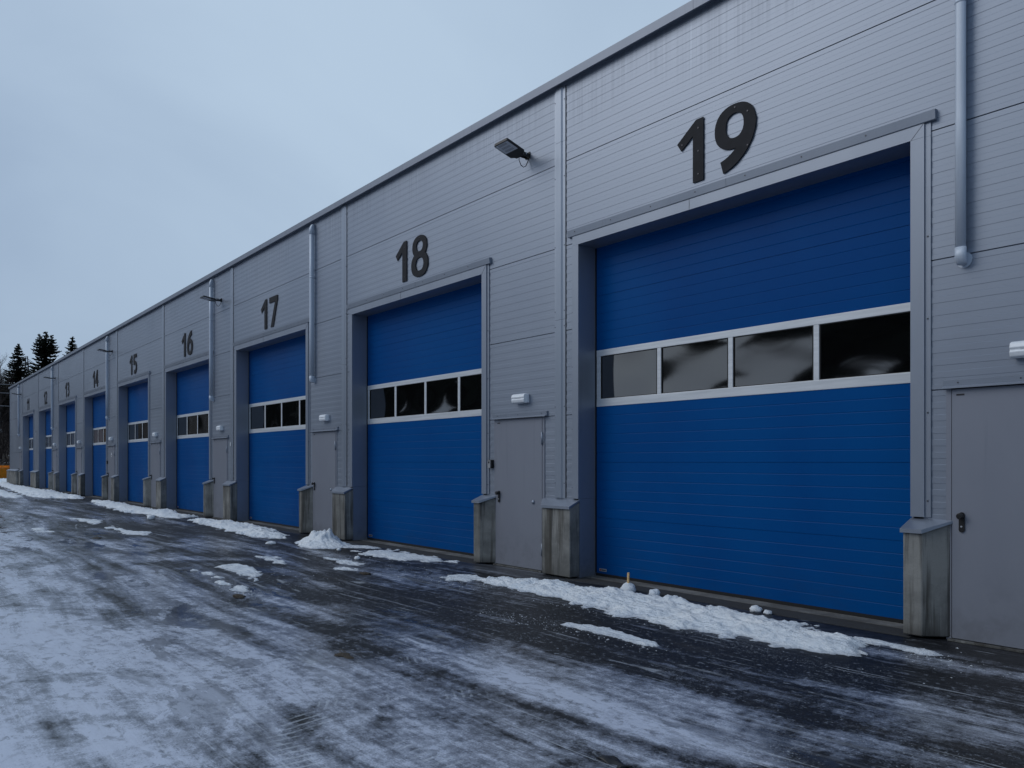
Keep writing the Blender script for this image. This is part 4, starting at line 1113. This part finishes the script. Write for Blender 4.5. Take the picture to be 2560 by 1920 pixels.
# the wood across the yard: seen mirrored in the door windows
low = [spruce_mesh(1.0 * hh, rr, sd, .8, .55) for hh, rr, sd in ((15, 3.6, 91), (12, 3.0, 92), (17, 4.0, 93))]
mb = MB(); rnd = random.Random(31)
xx = -190.0
while xx < 40:
    near = xx < -54 or -27 < xx < -10
    src = rnd.choice(low); s_ = rnd.uniform(.95, 1.35) if near else rnd.uniform(.66, .98); dx, dy = xx + rnd.uniform(-1.5, 1.5), (-38 if near else -56) - rnd.random() * 7
    base = len(mb.v); ca, sa = math.cos(rnd.random() * 6.28), 0
    an = rnd.random() * 6.28; ca, sa = math.cos(an), math.sin(an)
    mb.v += [((x * ca - y * sa) * s_ + dx, (x * sa + y * ca) * s_ + dy, z * s_) for x, y, z in src.v]
    for f_ in src.f: mb.face([base + g for g in f_])
    zt = max(v_[2] for v_ in src.v) * s_; base = len(mb.v)
    mb.v += [(dx + .21 * zt * math.cos(q_ * .785), dy + .21 * zt * math.sin(q_ * .785), -.1) for q_ in range(8)] + [(dx, dy, zt * .97)]
    for q_ in range(8): mb.face([base + q_, base + (q_ + 1) % 8, base + 8])
    xx += rnd.uniform(.8, 1.6) if near else rnd.uniform(1.0, 2.2)
o = mb.build('spruce_wood', 'needles', fix=False); tag(o, 'dark spruce wood across the yard, mirrored in the door windows', 'wood', kind='stuff')

# ------------------------------------------------------------------ far left: pylon, wires, orange skip
t = thing('pylon', 'small dark lattice pylon between the two left spruces', 'pylon', (-172, 15.2, 0))
mb = MB(); hp_ = 21.8
def leg(sx_, sy_, z): k_ = 1.6 * (1 - z / hp_) + .12; return Vector((sx_ * k_, sy_ * k_, z))
for sx_ in (-1, 1):
    for sy_ in (-1, 1): mb.tube([leg(sx_, sy_, 0), leg(sx_, sy_, hp_)], .09, 4, sm=False)
zz = 0
while zz < hp_ - 1.5:
    z2 = zz + 2.2 * (1.1 - zz / hp_) + .5; z2 = min(z2, hp_)
    for a_, b2 in (((-1, -1), (1, -1)), ((1, -1), (1, 1)), ((1, 1), (-1, 1)), ((-1, 1), (-1, -1))):
        mb.tube([leg(*a_, zz), leg(*b2, z2)], .05, 3, sm=False); mb.tube([leg(*b2, zz), leg(*a_, z2)], .05, 3, sm=False)
    zz = z2
mb.build('tower', 'lattice', t)
for z in (20.4, 19.2):
    mb = MB(); mb.tube([(0, -1.4, z), (0, 1.4, z)], .10, 4, sm=False); mb.tube([(0, -1.4, z), (0, 0, z + 1)], .05, 3, sm=False); mb.tube([(0, 1.4, z), (0, 0, z + 1)], .05, 3, sm=False)
    mb.build('crossarm', 'lattice', t)
for (y0, z0, z1, lab) in ((-30, 9.2, 8.8, 'uppermost pale overhead wire before the bushes at far left'), (-30, 8.4, 8.0, 'middle pale overhead wire before the bushes at far left'), (-30, 7.2, 6.8, 'lowest pale overhead wire before the bushes at far left')):
    mb = MB(); mb.tube([(-84, y0 + 60 * i / 10, z0 + (z1 - z0) * i / 10 - .35 * math.sin(math.pi * i / 10)) for i in range(11)], .022, 5)
    o = mb.build('overhead_wire', 'wire_pale'); tag(o, lab, 'wire', 'wires at the far left')
t = thing('orange_skip', 'orange steel skip with a slotted rim at the far left edge', 'skip', (-76.0, .40, 0), R(-52))
mb = MB(); mb.prism_x([(-.55, .12), (.55, .12), (.75, .95), (-.75, .95)], -1.0, 1.0)
mb.build('body', 'orange_paint', t, bevel=.02)
mb = MB()
for y in (-.78, .70): mb.box(-1.06, 1.06, y, y + .08, .97, 1.03); mb.box(-1.06, 1.06, y, y + .08, 1.13, 1.19)
for x in (-1.05, -.35, .35, .97): mb.box(x, x + .08, -.78, -.70, 1.03, 1.13); mb.box(x, x + .08, .70, .78, 1.03, 1.13)
for x in (-1.06, .98): mb.box(x, x + .08, -.70, .70, .97, 1.19)
mb.build('rim', 'orange_paint', t)
for s_ in (-1, 1):
    mb = MB(); mb.box(1.005, 1.12, s_ * .35 - .05, s_ * .35 + .05, .15, .70); mb.tube([(1.06, s_ * .35 - .09, .62), (1.06, s_ * .35 + .09, .62)], .06, 8, mi=0)
    mb.build('hinge_post', 'black_metal', t)
for x in (-.7, 0, .7):
    mb = MB(); mb.box(x - .05, x + .05, -.60, .60, .0, .118); mb.build('runner', 'black_metal', t)
